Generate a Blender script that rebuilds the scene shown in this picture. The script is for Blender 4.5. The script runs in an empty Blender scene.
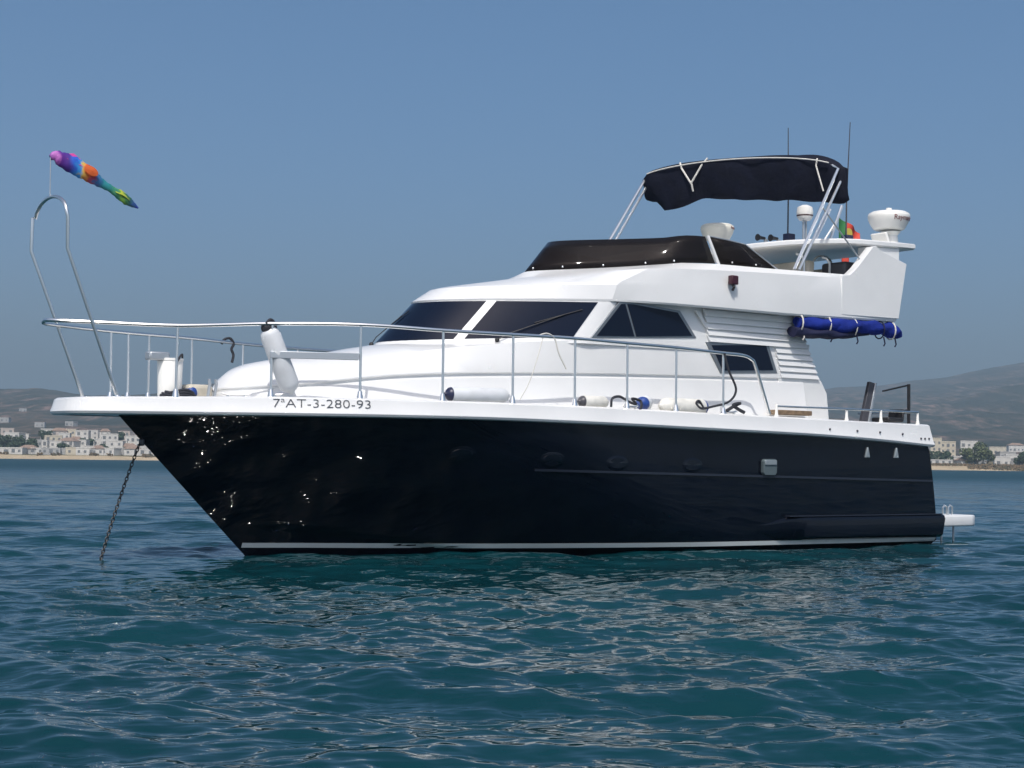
import bpy, bmesh, math, random
import numpy as np
from mathutils import Vector, Matrix

random.seed(7); rng = np.random.default_rng(11)
S = bpy.context.scene
COL = S.collection
R = math.radians

# ------------------------------------------------------------------ camera
F_PX = 1700.0
CAM_H = 1.2
cam = bpy.data.cameras.new('camera'); cam_o = bpy.data.objects.new('camera', cam); COL.objects.link(cam_o)
cam.sensor_width = 36.0; cam.lens = 36.0 * F_PX / 1024.0
cam.clip_start = 0.1; cam.clip_end = 40000
cam_o.location = (0, 0, CAM_H)
cam_o.rotation_euler = (Matrix.Rotation(R(90) + math.atan(78.3 / F_PX), 3, 'X') @ Matrix.Rotation(R(0.7), 3, 'Z')).to_euler()
S.camera = cam_o

# ------------------------------------------------------------------ world, sun, exposure
SUN_EL, SUN_AZ = 54.0, 184.0            # azimuth clockwise from +Y (the view direction): the sun stands behind the camera
w = bpy.data.worlds.new('World'); S.world = w; w.use_nodes = True
nt = w.node_tree
bg = nt.nodes['Background']
sky = nt.nodes.new('ShaderNodeTexSky'); sky.sky_type = 'NISHITA'; sky.sun_disc = False
sky.sun_elevation = R(SUN_EL); sky.sun_rotation = R(SUN_AZ)
sky.air_density = 0.6; sky.dust_density = 4.2; sky.ozone_density = 3.0; sky.altitude = 0
hsv = nt.nodes.new('ShaderNodeHueSaturation'); hsv.inputs['Saturation'].default_value = 1.22; hsv.inputs['Hue'].default_value = .492
nt.links.new(sky.outputs[0], hsv.inputs['Color']); nt.links.new(hsv.outputs[0], bg.inputs['Color'])
bg.inputs['Strength'].default_value = 0.15
sun = bpy.data.lights.new('sun', 'SUN'); sun.energy = 3.45; sun.angle = R(0.5); sun.color = (1, .965, .91)
sun_o = bpy.data.objects.new('sun', sun); COL.objects.link(sun_o)
az, el = R(SUN_AZ), R(SUN_EL)
sdir = Vector((math.sin(az) * math.cos(el), math.cos(az) * math.cos(el), math.sin(el)))
sun_o.rotation_euler = sdir.to_track_quat('Z', 'Y').to_euler()
sun_o.location = sdir * 60
S.view_settings.view_transform = 'Standard'; S.view_settings.look = 'None'
S.view_settings.exposure = 0.0; S.view_settings.gamma = 1.0; S.view_settings.use_curve_mapping = False
S.render.engine = 'CYCLES'
S.cycles.sample_clamp_indirect = 0.0; S.cycles.blur_glossy = 0.0

# ------------------------------------------------------------------ helpers
def tag(o, label=None, cat=None, group=None, kind=None):
    if label: o['label'] = label
    if cat: o['category'] = cat
    if group: o['group'] = group
    if kind: o['kind'] = kind
    return o

def empty(name, loc=(0, 0, 0), rz=0, label=None, cat=None, group=None, parent=None):
    o = bpy.data.objects.new(name, None); COL.objects.link(o)
    o.location = loc; o.rotation_euler = (0, 0, rz); o.empty_display_size = .2
    if parent: o.parent = parent
    return tag(o, label, cat, group)

def link(name, me, mat=None, parent=None, loc=None, rz=0):
    o = bpy.data.objects.new(name, me); COL.objects.link(o)
    if mat is not None and not me.materials:
        for m in (mat if isinstance(mat, (list, tuple)) else [mat]): me.materials.append(m)
    if parent: o.parent = parent
    if loc: o.location = loc
    if rz: o.rotation_euler = (0, 0, rz)
    return o

class MB:
    """collects shapes; build() links them as ONE mesh object"""
    def __init__(self): self.v = []; self.f = []; self.mi = []; self.cur = 0
    def add(self, vs, fs):
        b = len(self.v); self.v += [tuple(p) for p in vs]
        for q in fs: self.f.append(tuple(b + i for i in q)); self.mi.append(self.cur)
        return self
    def grid(self, rows, close_u=False, close_v=False):
        n = len(rows); m = len(rows[0]); vs = [p for r in rows for p in r]; fs = []
        for i in range(n if close_v else n - 1):
            for j in range(m if close_u else m - 1):
                a = i * m + j; b = i * m + (j + 1) % m; c = ((i + 1) % n) * m + (j + 1) % m; d = ((i + 1) % n) * m + j
                fs.append((a, b, c, d))
        return self.add(vs, fs)
    def box(self, c, d, rz=0, ry=0):
        M = Matrix.Translation(c) @ Matrix.Rotation(rz, 4, 'Z') @ Matrix.Rotation(ry, 4, 'Y')
        vs = [M @ Vector((x * d[0] / 2, y * d[1] / 2, z * d[2] / 2)) for x in (-1, 1) for y in (-1, 1) for z in (-1, 1)]
        return self.add(vs, [(0, 1, 3, 2), (4, 6, 7, 5), (0, 4, 5, 1), (2, 3, 7, 6), (0, 2, 6, 4), (1, 5, 7, 3)])
    def prism(self, poly, y0, y1):
        """poly of (x,z) extruded from y0 to y1"""
        n = len(poly)
        vs = [(x, y0, z) for x, z in poly] + [(x, y1, z) for x, z in poly]
        fs = [tuple(range(n)), tuple(range(2 * n - 1, n - 1, -1))] + [(i, (i + 1) % n, n + (i + 1) % n, n + i) for i in range(n)]
        return self.add(vs, fs)
    def tube(self, pts, r, n=8, smooth_path=0, cap=True):
        P = [Vector(p) for p in pts]
        if smooth_path: P = [Vector(p) for p in catmull(P, smooth_path)]
        rs = r if isinstance(r, (list, tuple)) else [r] * len(P)
        if len(rs) != len(P): rs = list(np.interp(np.linspace(0, 1, len(P)), np.linspace(0, 1, len(rs)), rs))
        rows = []; nrm = None
        for i, p in enumerate(P):
            t = (P[min(i + 1, len(P) - 1)] - P[max(i - 1, 0)])
            t = t.normalized() if t.length > 1e-9 else Vector((0, 0, 1))
            if nrm is None:
                nrm = t.cross(Vector((0, 0, 1)) if abs(t.z) < .9 else Vector((1, 0, 0))).normalized()
            else:
                nrm = nrm - t * nrm.dot(t); nrm = nrm.normalized() if nrm.length > 1e-6 else t.orthogonal().normalized()
            bn = t.cross(nrm)
            rows.append([p + (nrm * math.cos(2 * math.pi * k / n) + bn * math.sin(2 * math.pi * k / n)) * rs[i] for k in range(n)])
        b = len(self.v)
        self.grid(rows, close_u=True)
        if cap:
            self.f.append(tuple(b + i for i in range(n))); self.mi.append(self.cur)
            self.f.append(tuple(b + (len(P) - 1) * n + i for i in range(n))); self.mi.append(self.cur)
        return self
    def lathe(self, prof, c=(0, 0, 0), n=28, M=None):
        """prof of (r,z) turned about z"""
        rows = []
        for r, z in prof:
            rows.append([Vector((r * math.cos(2 * math.pi * k / n), r * math.sin(2 * math.pi * k / n), z)) for k in range(n)])
        if M is None: M = Matrix.Translation(c)
        rows = [[M @ p for p in r] for r in rows]
        b = len(self.v); self.grid(rows, close_u=True)
        self.f.append(tuple(b + i for i in range(n))); self.mi.append(self.cur)
        self.f.append(tuple(b + (len(prof) - 1) * n + i for i in range(n))); self.mi.append(self.cur)
        return self
    def ball(self, c, r, n=10, sc=(1, 1, 1)):
        prof = [(max(1e-4, r * math.sin(math.pi * i / n)), -r * math.cos(math.pi * i / n)) for i in range(n + 1)]
        M = Matrix.Translation(c) @ Matrix.Diagonal((*sc, 1))
        return self.lathe(prof, n=2 * n, M=M)
    def build(self, name, mat, parent=None, smooth=True, angle=35, bevel=0, seg=2, fix=True, loc=None, rz=0, subsurf=0):
        me = bpy.data.meshes.new(name)
        me.from_pydata(self.v, [], self.f)
        if fix:
            bm = bmesh.new(); bm.from_mesh(me)
            bmesh.ops.recalc_face_normals(bm, faces=bm.faces)
            bm.to_mesh(me); bm.free()
        mats = mat if isinstance(mat, (list, tuple)) else [mat]
        for m in mats: me.materials.append(m)
        if len(mats) > 1: me.polygons.foreach_set('material_index', self.mi)
        if smooth:
            me.polygons.foreach_set('use_smooth', [True] * len(me.polygons))
            me.set_sharp_from_angle(angle=R(angle))
        o = link(name, me, None, parent, loc, rz)
        if subsurf:
            md = o.modifiers.new('sub', 'SUBSURF'); md.levels = md.render_levels = subsurf
        if bevel:
            md = o.modifiers.new('bevel', 'BEVEL'); md.width = bevel; md.segments = seg; md.limit_method = 'ANGLE'; md.angle_limit = R(30)
            md.harden_normals = False
        return o

def catmull(P, n):
    P = [Vector(p) for p in P]; out = []
    for i in range(len(P) - 1):
        p0 = P[i - 1] if i > 0 else P[0] * 2 - P[1]
        p1, p2 = P[i], P[i + 1]
        p3 = P[i + 2] if i + 2 < len(P) else P[-1] * 2 - P[-2]
        for k in range(n):
            t = k / n
            out.append(.5 * ((2 * p1) + (p2 - p0) * t + (2 * p0 - 5 * p1 + 4 * p2 - p3) * t * t + (3 * p1 - p0 - 3 * p2 + p3) * t ** 3))
    out.append(P[-1]); return out

def smooth_fn(xs, ys):
    """monotone cubic through points"""
    xs = np.array(xs, float); ys = np.array(ys, float)
    h = np.diff(xs); d = np.diff(ys) / h
    m = np.zeros(len(xs)); m[0], m[-1] = d[0], d[-1]
    for i in range(1, len(xs) - 1):
        m[i] = 0 if d[i - 1] * d[i] <= 0 else 2 / (1 / d[i - 1] + 1 / d[i])
    def f(x):
        x = min(max(x, xs[0]), xs[-1]); i = min(int(np.searchsorted(xs, x, 'right')) - 1, len(xs) - 2)
        t = (x - xs[i]) / h[i]
        return float((2 * t ** 3 - 3 * t ** 2 + 1) * ys[i] + (t ** 3 - 2 * t ** 2 + t) * h[i] * m[i] + (-2 * t ** 3 + 3 * t ** 2) * ys[i + 1] + (t ** 3 - t ** 2) * h[i] * m[i + 1])
    return f

def sstep(a, b, x):
    t = min(max((x - a) / (b - a), 0), 1); return t * t * (3 - 2 * t)

# ------------------------------------------------------------------ materials
def mat(name, col, rough=.5, metal=0.0, spec=.5, coat=0.0, noise=0.0, nscale=8.0, bump=0.0, bscale=30.0, col2=None):
    m = bpy.data.materials.new(name); m.use_nodes = True
    t = m.node_tree; p = t.nodes['Principled BSDF']
    p.inputs['Base Color'].default_value = (*col, 1); p.inputs['Roughness'].default_value = rough
    p.inputs['Metallic'].default_value = metal; p.inputs['Specular IOR Level'].default_value = spec
    p.inputs['Coat Weight'].default_value = coat; p.inputs['Coat Roughness'].default_value = .06
    if noise or col2:
        tc = t.nodes.new('ShaderNodeTexCoord'); n = t.nodes.new('ShaderNodeTexNoise')
        n.inputs['Scale'].default_value = nscale; n.inputs['Detail'].default_value = 6
        t.links.new(tc.outputs['Object'], n.inputs['Vector'])
        r = t.nodes.new('ShaderNodeValToRGB'); c2 = col2 or tuple(c * (1 - noise) for c in col)
        r.color_ramp.elements[0].position = .35; r.color_ramp.elements[0].color = (*c2, 1)
        r.color_ramp.elements[1].position = .62; r.color_ramp.elements[1].color = (*col, 1)
        t.links.new(n.outputs['Fac'], r.inputs[0]); t.links.new(r.outputs[0], p.inputs['Base Color'])
    if bump:
        tc = t.nodes.new('ShaderNodeTexCoord'); n = t.nodes.new('ShaderNodeTexNoise')
        n.inputs['Scale'].default_value = bscale; n.inputs['Detail'].default_value = 5
        b = t.nodes.new('ShaderNodeBump'); b.inputs['Strength'].default_value = bump; b.inputs['Distance'].default_value = .02
        t.links.new(tc.outputs['Object'], n.inputs['Vector']); t.links.new(n.outputs['Fac'], b.inputs['Height'])
        t.links.new(b.outputs[0], p.inputs['Normal'])
    return m

M = {}
M['gel'] = mat('white_gelcoat', (.69, .695, .69), .28, coat=.3, noise=.05, nscale=1.6)
M['gel_dull'] = mat('deck_gelcoat', (.66, .655, .63), .5, noise=.07, nscale=3)
M['navy'] = mat('navy_hull_paint', (.0018, .0028, .0075), .008, spec=.38, coat=.0, noise=.25, nscale=2.2)
M['bottom'] = mat('dark_antifoul', (.006, .008, .01), .5)
M['stripe'] = mat('white_stripe_paint', (.50, .53, .52), .3)
M['glass'] = mat('tinted_glass', (.004, .008, .020), .04, spec=.22)
M['smoke'] = mat('smoked_acrylic', (.010, .008, .008), .05, spec=.10)
M['steel'] = mat('stainless_steel', (.80, .80, .79), .30, metal=1.0)
M['alu'] = mat('grey_aluminium', (.42, .45, .48), .42, metal=.6)
M['black'] = mat('black_rubber', (.012, .012, .014), .5)
M['canvas'] = mat('navy_canvas', (.004, .006, .017), .8, spec=.25, bump=.5, bscale=9, noise=.3, nscale=5)
M['blue'] = mat('royal_blue_canvas', (.010, .026, .22), .8, spec=.2, bump=.9, bscale=12, noise=.3, nscale=4)
M['navyblue'] = mat('dark_blue_canvas', (.006, .008, .04), .7, bump=.5, bscale=12)
M['fender'] = mat('grey_white_fender', (.62, .64, .66), .45, noise=.12, nscale=6)
M['fender_c'] = mat('cream_fender', (.66, .65, .60), .5, noise=.15, nscale=9)
M['fblue'] = mat('blue_rubber', (.015, .05, .22), .4)
M['fnavy'] = mat('navy_rubber', (.012, .016, .05), .4)
M['fgrey'] = mat('dark_grey_rubber', (.05, .05, .06), .4)
M['rope'] = mat('dark_rope', (.02, .022, .03), .8, bump=.5, bscale=90)
M['rope_w'] = mat('white_rope', (.62, .60, .55), .8)
M['chain'] = mat('galvanised_chain', (.06, .062, .065), .55, metal=.7)
M['dome'] = mat('radome_white', (.78, .77, .73), .35)
M['dome_c'] = mat('radome_cream', (.76, .73, .63), .4)
M['ink'] = mat('grey_lettering', (.05, .055, .065), .5)
M['red_ink'] = mat('dark_red_lettering', (.16, .012, .015), .5)
M['beige'] = mat('beige_vinyl', (.50, .46, .38), .5, noise=.2, nscale=5)
M['teak'] = mat('weathered_teak', (.22, .15, .09), .6, noise=.4, nscale=14)
M['wine'] = mat('dark_wine_plastic', (.045, .008, .016), .35)

# ================================================================== STRUCTURE: sea, land, hills
def horizon_px(p): return 384 + 78.3 + math.tan(R(.7)) * (p - 512)
def at_bearing(p, y): return (p - 512) / F_PX * y

# --- water: one displaced sheet, fine towards the boat and the camera, coarse far out
def make_sea():
    # angular spacing
    a_f = np.linspace(-21, 21, 760)
    a_c = np.concatenate([np.linspace(21, 60, 160)[1:], np.linspace(60, 180, 120)[1:]])
    ang = np.radians(np.concatenate([-a_c[::-1], a_f, a_c[:-1]]))
    rr = [2.0]
    while rr[-1] < 5.2: rr.append(rr[-1] + .05)
    while rr[-1] < 320: rr.append(rr[-1] + max(.012, .00058 * rr[-1] ** 1.55))
    while rr[-1] < 6900: rr.append(rr[-1] * 1.03)
    rr = np.array(rr)
    Aa, Rr = np.meshgrid(ang, rr)
    X = np.sin(Aa) * Rr; Y = np.cos(Aa) * Rr
    dr = np.gradient(rr)[:, None] * np.ones_like(Aa)
    da = np.gradient(ang)[None, :] * Rr
    res = np.maximum(dr, np.abs(da))
    Z = np.zeros_like(X); DX = np.zeros_like(X); DY = np.zeros_like(X)
    g = np.random.default_rng(5)
    main = R(260)                      # direction the chop runs to (towards the left and the camera)
    N = 170
    for i in range(N):
        lam = .12 * (3.6 / .12) ** ((i + g.random()) / N)
        k = 2 * math.pi / lam
        spread = .28 + .36 * (1 - lam / 3.6)
        th = main + g.normal() * spread
        amp = .0038 * lam * (1.0 + .2 * max(0, 1 - lam / .7)) * (1.0 if lam < 1.5 else (1.5 / lam) ** .6) * g.uniform(.6, 1.5)
        # groups: slow modulation so that the chop is patchy
        kx, ky = k * math.cos(th), k * math.sin(th); ph = g.random() * 6.283
        gl = lam * 7; g1 = g.random() * 6.28; gx, gy = 2 * math.pi / gl * math.cos(th + 1.1), 2 * math.pi / gl * math.sin(th + 1.1)
        fade = np.clip((lam / res - 2.2) / 3.0, 0, 1)
        m = fade > 0
        if not m.any(): continue
        Xm, Ym = X[m], Y[m]
        a = amp * fade[m] * (.75 + .45 * np.sin(gx * Xm + gy * Ym + g1))
        chop = .45 if lam < .8 else .8
        ar = kx * Xm + ky * Ym + ph
        c = np.cos(ar); s_ = np.sin(ar)
        Z[m] += a * c
        DX[m] -= chop * a * s_ * math.cos(th); DY[m] -= chop * a * s_ * math.sin(th)
    X2, Y2 = X + DX, Y + DY
    n, mm = X.shape
    co = np.stack([X2, Y2, Z], -1).reshape(-1, 3)
    co = np.vstack([co, [[0, 0, 0]]])
    i = np.arange(n - 1)[:, None] * mm; j = np.arange(mm)[None, :]; j2 = (j + 1) % mm
    q = np.stack([i + j, i + j2, i + mm + j2, i + mm + j], -1).reshape(-1, 4)[:, ::-1]
    jj = np.arange(mm); tri = np.stack([np.full(mm, n * mm), (jj + 1) % mm, jj], -1)
    me = bpy.data.meshes.new('sea')
    me.vertices.add(len(co)); me.vertices.foreach_set('co', co.ravel())
    loops = np.concatenate([q.ravel(), tri.ravel()])
    me.loops.add(len(loops)); me.loops.foreach_set('vertex_index', loops)
    me.polygons.add(len(q) + len(tri))
    st = np.concatenate([np.arange(len(q)) * 4, len(q) * 4 + np.arange(len(tri)) * 3])
    me.polygons.foreach_set('loop_start', st)
    me.update(calc_edges=True)
    me.polygons.foreach_set('use_smooth', np.ones(len(me.polygons), bool))
    # material
    m = bpy.data.materials.new('sea_water'); m.use_nodes = True; t = m.node_tree; p = t.nodes['Principled BSDF']
    p.inputs['Base Color'].default_value = (.006, .040, .055, 1)
    p.inputs['Roughness'].default_value = .06; p.inputs['IOR'].default_value = 1.33; p.inputs['Specular IOR Level'].default_value = .5
    tc = t.nodes.new('ShaderNodeTexCoord')
    n1 = t.nodes.new('ShaderNodeTexNoise'); n1.inputs['Scale'].default_value = 4.5; n1.inputs['Detail'].default_value = 2.0; n1.inputs['Roughness'].default_value = .56
    mp = t.nodes.new('ShaderNodeMapping'); mp.inputs['Rotation'].default_value = (0, 0, R(-18)); mp.inputs['Scale'].default_value = (.6, 1.35, 1)
    t.links.new(tc.outputs['Object'], mp.inputs['Vector']); t.links.new(mp.outputs[0], n1.inputs['Vector'])
    b = t.nodes.new('ShaderNodeBump'); b.inputs['Strength'].default_value = .6; b.inputs['Distance'].default_value = .04
    t.links.new(n1.outputs['Fac'], b.inputs['Height']); t.links.new(b.outputs[0], p.inputs['Normal'])
    # cloudy patches of colour in the water itself
    n2 = t.nodes.new('ShaderNodeTexNoise'); n2.inputs['Scale'].default_value = .12; n2.inputs['Detail'].default_value = 4
    t.links.new(tc.outputs['Object'], n2.inputs['Vector'])
    r = t.nodes.new('ShaderNodeValToRGB'); r.color_ramp.elements[0].position = .35; r.color_ramp.elements[0].color = (.0018, .024, .031, 1)
    r.color_ramp.elements[1].position = .7; r.color_ramp.elements[1].color = (.003, .038, .048, 1)
    t.links.new(n2.outputs['Fac'], r.inputs[0]); t.links.new(r.outputs[0], p.inputs['Base Color'])
    # ripples too small for the sheet far out: the water is rougher there
    ln = t.nodes.new('ShaderNodeVectorMath'); ln.operation = 'LENGTH'; t.links.new(tc.outputs['Object'], ln.inputs[0])
    mr = t.nodes.new('ShaderNodeMapRange'); mr.interpolation_type = 'SMOOTHERSTEP'
    for k_, v_ in ((1, 15.0), (2, 260.0), (3, .037), (4, .42)): mr.inputs[k_].default_value = v_
    t.links.new(ln.outputs['Value'], mr.inputs[0]); t.links.new(mr.outputs[0], p.inputs['Roughness'])
    n3 = t.nodes.new('ShaderNodeTexNoise'); n3.inputs['Scale'].default_value = .42; n3.inputs['Detail'].default_value = 5
    t.links.new(mp.outputs[0], n3.inputs['Vector'])
    m2 = t.nodes.new('ShaderNodeMapRange')
    for k_, v_ in ((1, 35.0), (2, 160.0), (3, 0.0), (4, 1.0)): m2.inputs[k_].default_value = v_
    t.links.new(ln.outputs['Value'], m2.inputs[0])
    b2 = t.nodes.new('ShaderNodeBump'); b2.inputs['Distance'].default_value = .55
    t.links.new(m2.outputs[0], b2.inputs['Strength']); t.links.new(n3.outputs['Fac'], b2.inputs['Height']); t.links.new(b.outputs[0], b2.inputs['Normal'])
    t.links.new(b2.outputs[0], p.inputs['Normal'])
    o = link('sea', me, m); tag(o, kind='structure')
make_sea()

# --- land rising from the far shore
SHORE = 800.0
RIDGE_PX = [(-600, 398), (-300, 396), (-120, 392), (0, 388.6), (19, 389), (36, 388), (53, 390), (67, 392.5), (94, 395.6), (115, 395), (150, 394), (185, 388), (220, 383),
            (300, 381), (420, 380), (560, 388), (700, 394), (790, 392), (820, 390), (840, 387), (874, 386), (916, 380), (940, 378), (979, 370), (1019, 363), (1100, 352), (1300, 343), (1700, 350)]
ridge_y = smooth_fn([a for a, b in RIDGE_PX], [b for a, b in RIDGE_PX])
def vnoise(x, y, s):
    return (math.sin(x * .013 * s + 1.3) * math.cos(y * .011 * s + .4) + .6 * math.sin(x * .027 * s + y * .021 * s + 2) + .4 * math.sin(x * .051 * s - y * .047 * s)) / 2
def land(p, y):
    """height of the ground on bearing p (pixels) at depth y"""
    X = at_bearing(p, y)
    sh = SHORE + 7 * math.sin(p * .013) + 3 * math.sin(p * .05)
    left = 1 - sstep(250, 800, p)
    z = 2.3 * sstep(sh, sh + 34, y) - .5 * (1 - sstep(sh - 10, sh, y))
    z += left * 9 * sstep(sh + 40, sh + 230, y) + (1 - left) * 3 * sstep(sh + 60, sh + 300, y)
    yr = 2600 + 1700 * sstep(200, 900, p)
    H = (horizon_px(p) - ridge_y(p)) / F_PX * yr + CAM_H
    base = z
    u = min(max((y - sh - 240) / (yr - sh - 240), 0), 1)
    z = base + (H - base) * u ** 1.35
    rough = math.sin(math.pi * u) ** 2 * u ** .3
    z += rough * H * (.07 * vnoise(X, y, .6) + .03 * vnoise(X, y, 1.8))
    z += u ** 6 * .6 * vnoise(X, y, 7)
    if y > yr: z = H * (1 - .5 * sstep(yr, yr + 1200, y)) + .6 * vnoise(X, y, 7)
    return z
ps = np.concatenate([np.linspace(-600, -20, 60), np.linspace(-15, 260, 120), np.linspace(265, 780, 60), np.linspace(785, 1040, 120), np.linspace(1050, 1700, 50)])
def land_sheet(name, ys, m):
    rows = []
    for y in ys: rows.append([(at_bearing(p, y), y, land(p, y)) for p in ps])
    o = MB().grid(rows).build(name, m, smooth=True, angle=60, fix=True); tag(o, kind='structure')
    return o
M['sand'] = mat('beach_sand', (.46, .36, .23), .9, noise=.25, nscale=.05, col2=(.33, .26, .16))
def ground_mat(name, cols, scale, scale2, stretch=(1, 1, 1)):
    m = bpy.data.materials.new(name); m.use_nodes = True; t = m.node_tree; p = t.nodes['Principled BSDF']
    p.inputs['Roughness'].default_value = .95; p.inputs['Specular IOR Level'].default_value = .1
    tc = t.nodes.new('ShaderNodeTexCoord')
    n = t.nodes.new('ShaderNodeTexNoise'); n.inputs['Scale'].default_value = scale; n.inputs['Detail'].default_value = 8; n.inputs['Roughness'].default_value = .65
    v = t.nodes.new('ShaderNodeTexNoise'); v.inputs['Scale'].default_value = scale2; v.inputs['Detail'].default_value = 4
    mp = t.nodes.new('ShaderNodeMapping'); mp.inputs['Scale'].default_value = stretch; t.links.new(tc.outputs['Object'], mp.inputs['Vector'])
    t.links.new(mp.outputs[0], n.inputs['Vector']); t.links.new(mp.outputs[0], v.inputs['Vector'])
    r = t.nodes.new('ShaderNodeValToRGB'); e = r.color_ramp.elements
    e[0].position = .36; e[0].color = (*cols[0], 1); e[1].position = .66; e[1].color = (*cols[2], 1)
    x = e.new(.52); x.color = (*cols[1], 1)
    r2 = t.nodes.new('ShaderNodeValToRGB'); r2.color_ramp.elements[0].position = .42; r2.color_ramp.elements[1].position = .6
    mx = t.nodes.new('ShaderNodeMix'); mx.data_type = 'RGBA'
    t.links.new(n.outputs['Fac'], r.inputs[0]); t.links.new(v.outputs['Fac'], r2.inputs[0])
    t.links.new(r2.outputs[0], mx.inputs[0]); t.links.new(r.outputs[0], mx.inputs[6]); mx.inputs[7].default_value = (*cols[3], 1)
    t.links.new(mx.outputs[2], p.inputs['Base Color'])
    return m
M['coast'] = ground_mat('dry_coastal_ground', [(.07, .075, .035), (.16, .12, .065), (.24, .18, .11), (.10, .085, .045)], .02, .06)
M['hill'] = ground_mat('scrub_hillside', [(.016, .024, .018), (.075, .062, .048), (.21, .14, .12), (.026, .032, .025)], .085, .02, (1, .14, 1.3))
land_sheet('beach', np.linspace(SHORE - 16, SHORE + 30, 14), M['sand'])
land_sheet('coast', np.linspace(SHORE + 30, SHORE + 260, 24), M['coast'])
land_sheet('hills', np.concatenate([np.linspace(SHORE + 260, 4400, 90), np.linspace(4500, 5600, 8)]), M['hill'])

# --- haze: one closed box round everything inside the sky
hz = MB().box((0, 2500, 174), (19000, 19000, 352)).build('haze', mat('haze', (1, 1, 1)), smooth=False)
tag(hz, kind='stuff')
hm = hz.data.materials[0]; t = hm.node_tree; t.nodes.remove(t.nodes['Principled BSDF'])
pv = t.nodes.new('ShaderNodeVolumePrincipled'); pv.inputs['Color'].default_value = (.68, .89, 1.0, 1); pv.inputs['Density'].default_value = .00027
pv.inputs['Anisotropy'].default_value = 0.32
t.links.new(pv.outputs[0], t.nodes['Material Output'].inputs['Volume'])

# ================================================================== THE YACHT
PSI = R(37.7)
yacht = empty('motor_yacht', (-3.282, 21.142, 0), PSI,
              'large white motor yacht with glossy navy blue hull at anchor on the sea', 'yacht')
def L(s, t, z): return (s, -t, z)          # metres aft of the stem at the waterline, towards port, up
def child(o, parent=yacht): o.parent = parent; return o
def mirror(pts): return [(x, -y, z) for x, y, z in pts]
def at_boat(p):                             # boat coordinates -> world (for the loose things lying on board)
    return Matrix.Translation((-3.282, 21.142, 0)) @ Matrix.Rotation(PSI, 4, 'Z') @ Vector(p)

# deck edge outline (half breadth against distance aft)
edge = smooth_fn([-2.43, -2.41, -2.35, -2.25, -1.9, -1.38, -.3, .3, .66, 1.2, 1.7, 2.7, 4, 6, 9, 10.85],
                 [0.16, .26, .38, .48, .62, .80, 1.17, 1.44, 1.58, 1.74, 1.85, 1.97, 2.05, 2.07, 2.0, 1.92])
z_bot = smooth_fn([-2.7, -1.7, 0, 2, 4, 6, 8, 9.5, 10.9], [1.69, 1.70, 1.715, 1.72, 1.70, 1.665, 1.63, 1.58, 1.51])
z_top = smooth_fn([-2.7, -1.7, 0, 2, 4, 6, 8, 9.5, 10.9], [1.885, 1.91, 1.945, 1.945, 1.935, 1.91, 1.89, 1.872, 1.862])

def s_stem(z): return -1.729 * z / 1.701
def s_tran(z): return 10.80 + (1.51 - z) * .222
B_MAX = smooth_fn([-.6, -.2, 0, .3, .5, 1.0, 1.72], [1.2, 1.72, 1.86, 1.93, 1.95, 1.98, 2.0])
L_ENT = smooth_fn([-.6, 0, .5, 1.0, 1.72], [7.2, 6.6, 6.2, 5.8, 5.6])
P_ENT = smooth_fn([-.6, 0, .5, 1.0, 1.72], [1.6, 1.7, 1.8, 1.95, 2.3])
def z_chine(s): return .44 - .37 * sstep(-.5, 3.2, s)
def hull_b(z, s):
    s0 = s_stem(z); x = (s - s0) / L_ENT(z)
    b = B_MAX(z) * (1 - max(0, 1 - x) ** P_ENT(z)) if x > 0 else 0
    if x > 1: b *= 1 - .035 * ((s - s0 - L_ENT(z)) / (10.9 - s0 - L_ENT(z))) ** 2
    zc = z_chine(s)
    inset = .09 * min(1, max(0, (zc - z) / .05)) * sstep(-.4, .8, s)
    return max(0.004, b - inset)
def hull_pt(z, s, off=0.0):
    e = .02; tx = (hull_b(z, s + e) - hull_b(z, s - e)) / (2 * e); nl = math.hypot(1, tx)
    return (s - tx / nl * off, -(hull_b(z, s) + off / nl), z)

def build_hull():
    zs = [-.6, -.4, -.2, -.1] + list(np.arange(-.05, 1.74, .042))
    us = [0, .003, .008, .015, .025, .038, .055, .075] + list(np.linspace(.1, 1, 60))
    rows = []
    for z in zs:
        near = []
        for q in us:
            s1 = s_tran(z); s0 = s_stem(z); s = s0 + (s1 - s0) * q
            zz = z
            if z > 1.45:                      # follow the sheer: top levels hug the underside of the gunwale
                zz = 1.45 + (z - 1.45) * (z_bot(s) + .03 - 1.45) / (1.724 - 1.45)
            near.append((s, -hull_b(z, s) if q > 0 else 0.0, zz))
        far = [(x, -y, zz) for x, y, zz in near[1:]][::-1]
        rows.append(near + far)
    mb = MB(); mb.grid(rows, close_u=True)
    n = len(rows[0]); b = (len(zs) - 1) * n
    mb.f.append(tuple(range(n))); mb.mi.append(0); mb.f.append(tuple(b + i for i in range(n))); mb.mi.append(0)
    return mb.build('hull', M['navy'], yacht, angle=28)
hull = build_hull()

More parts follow.
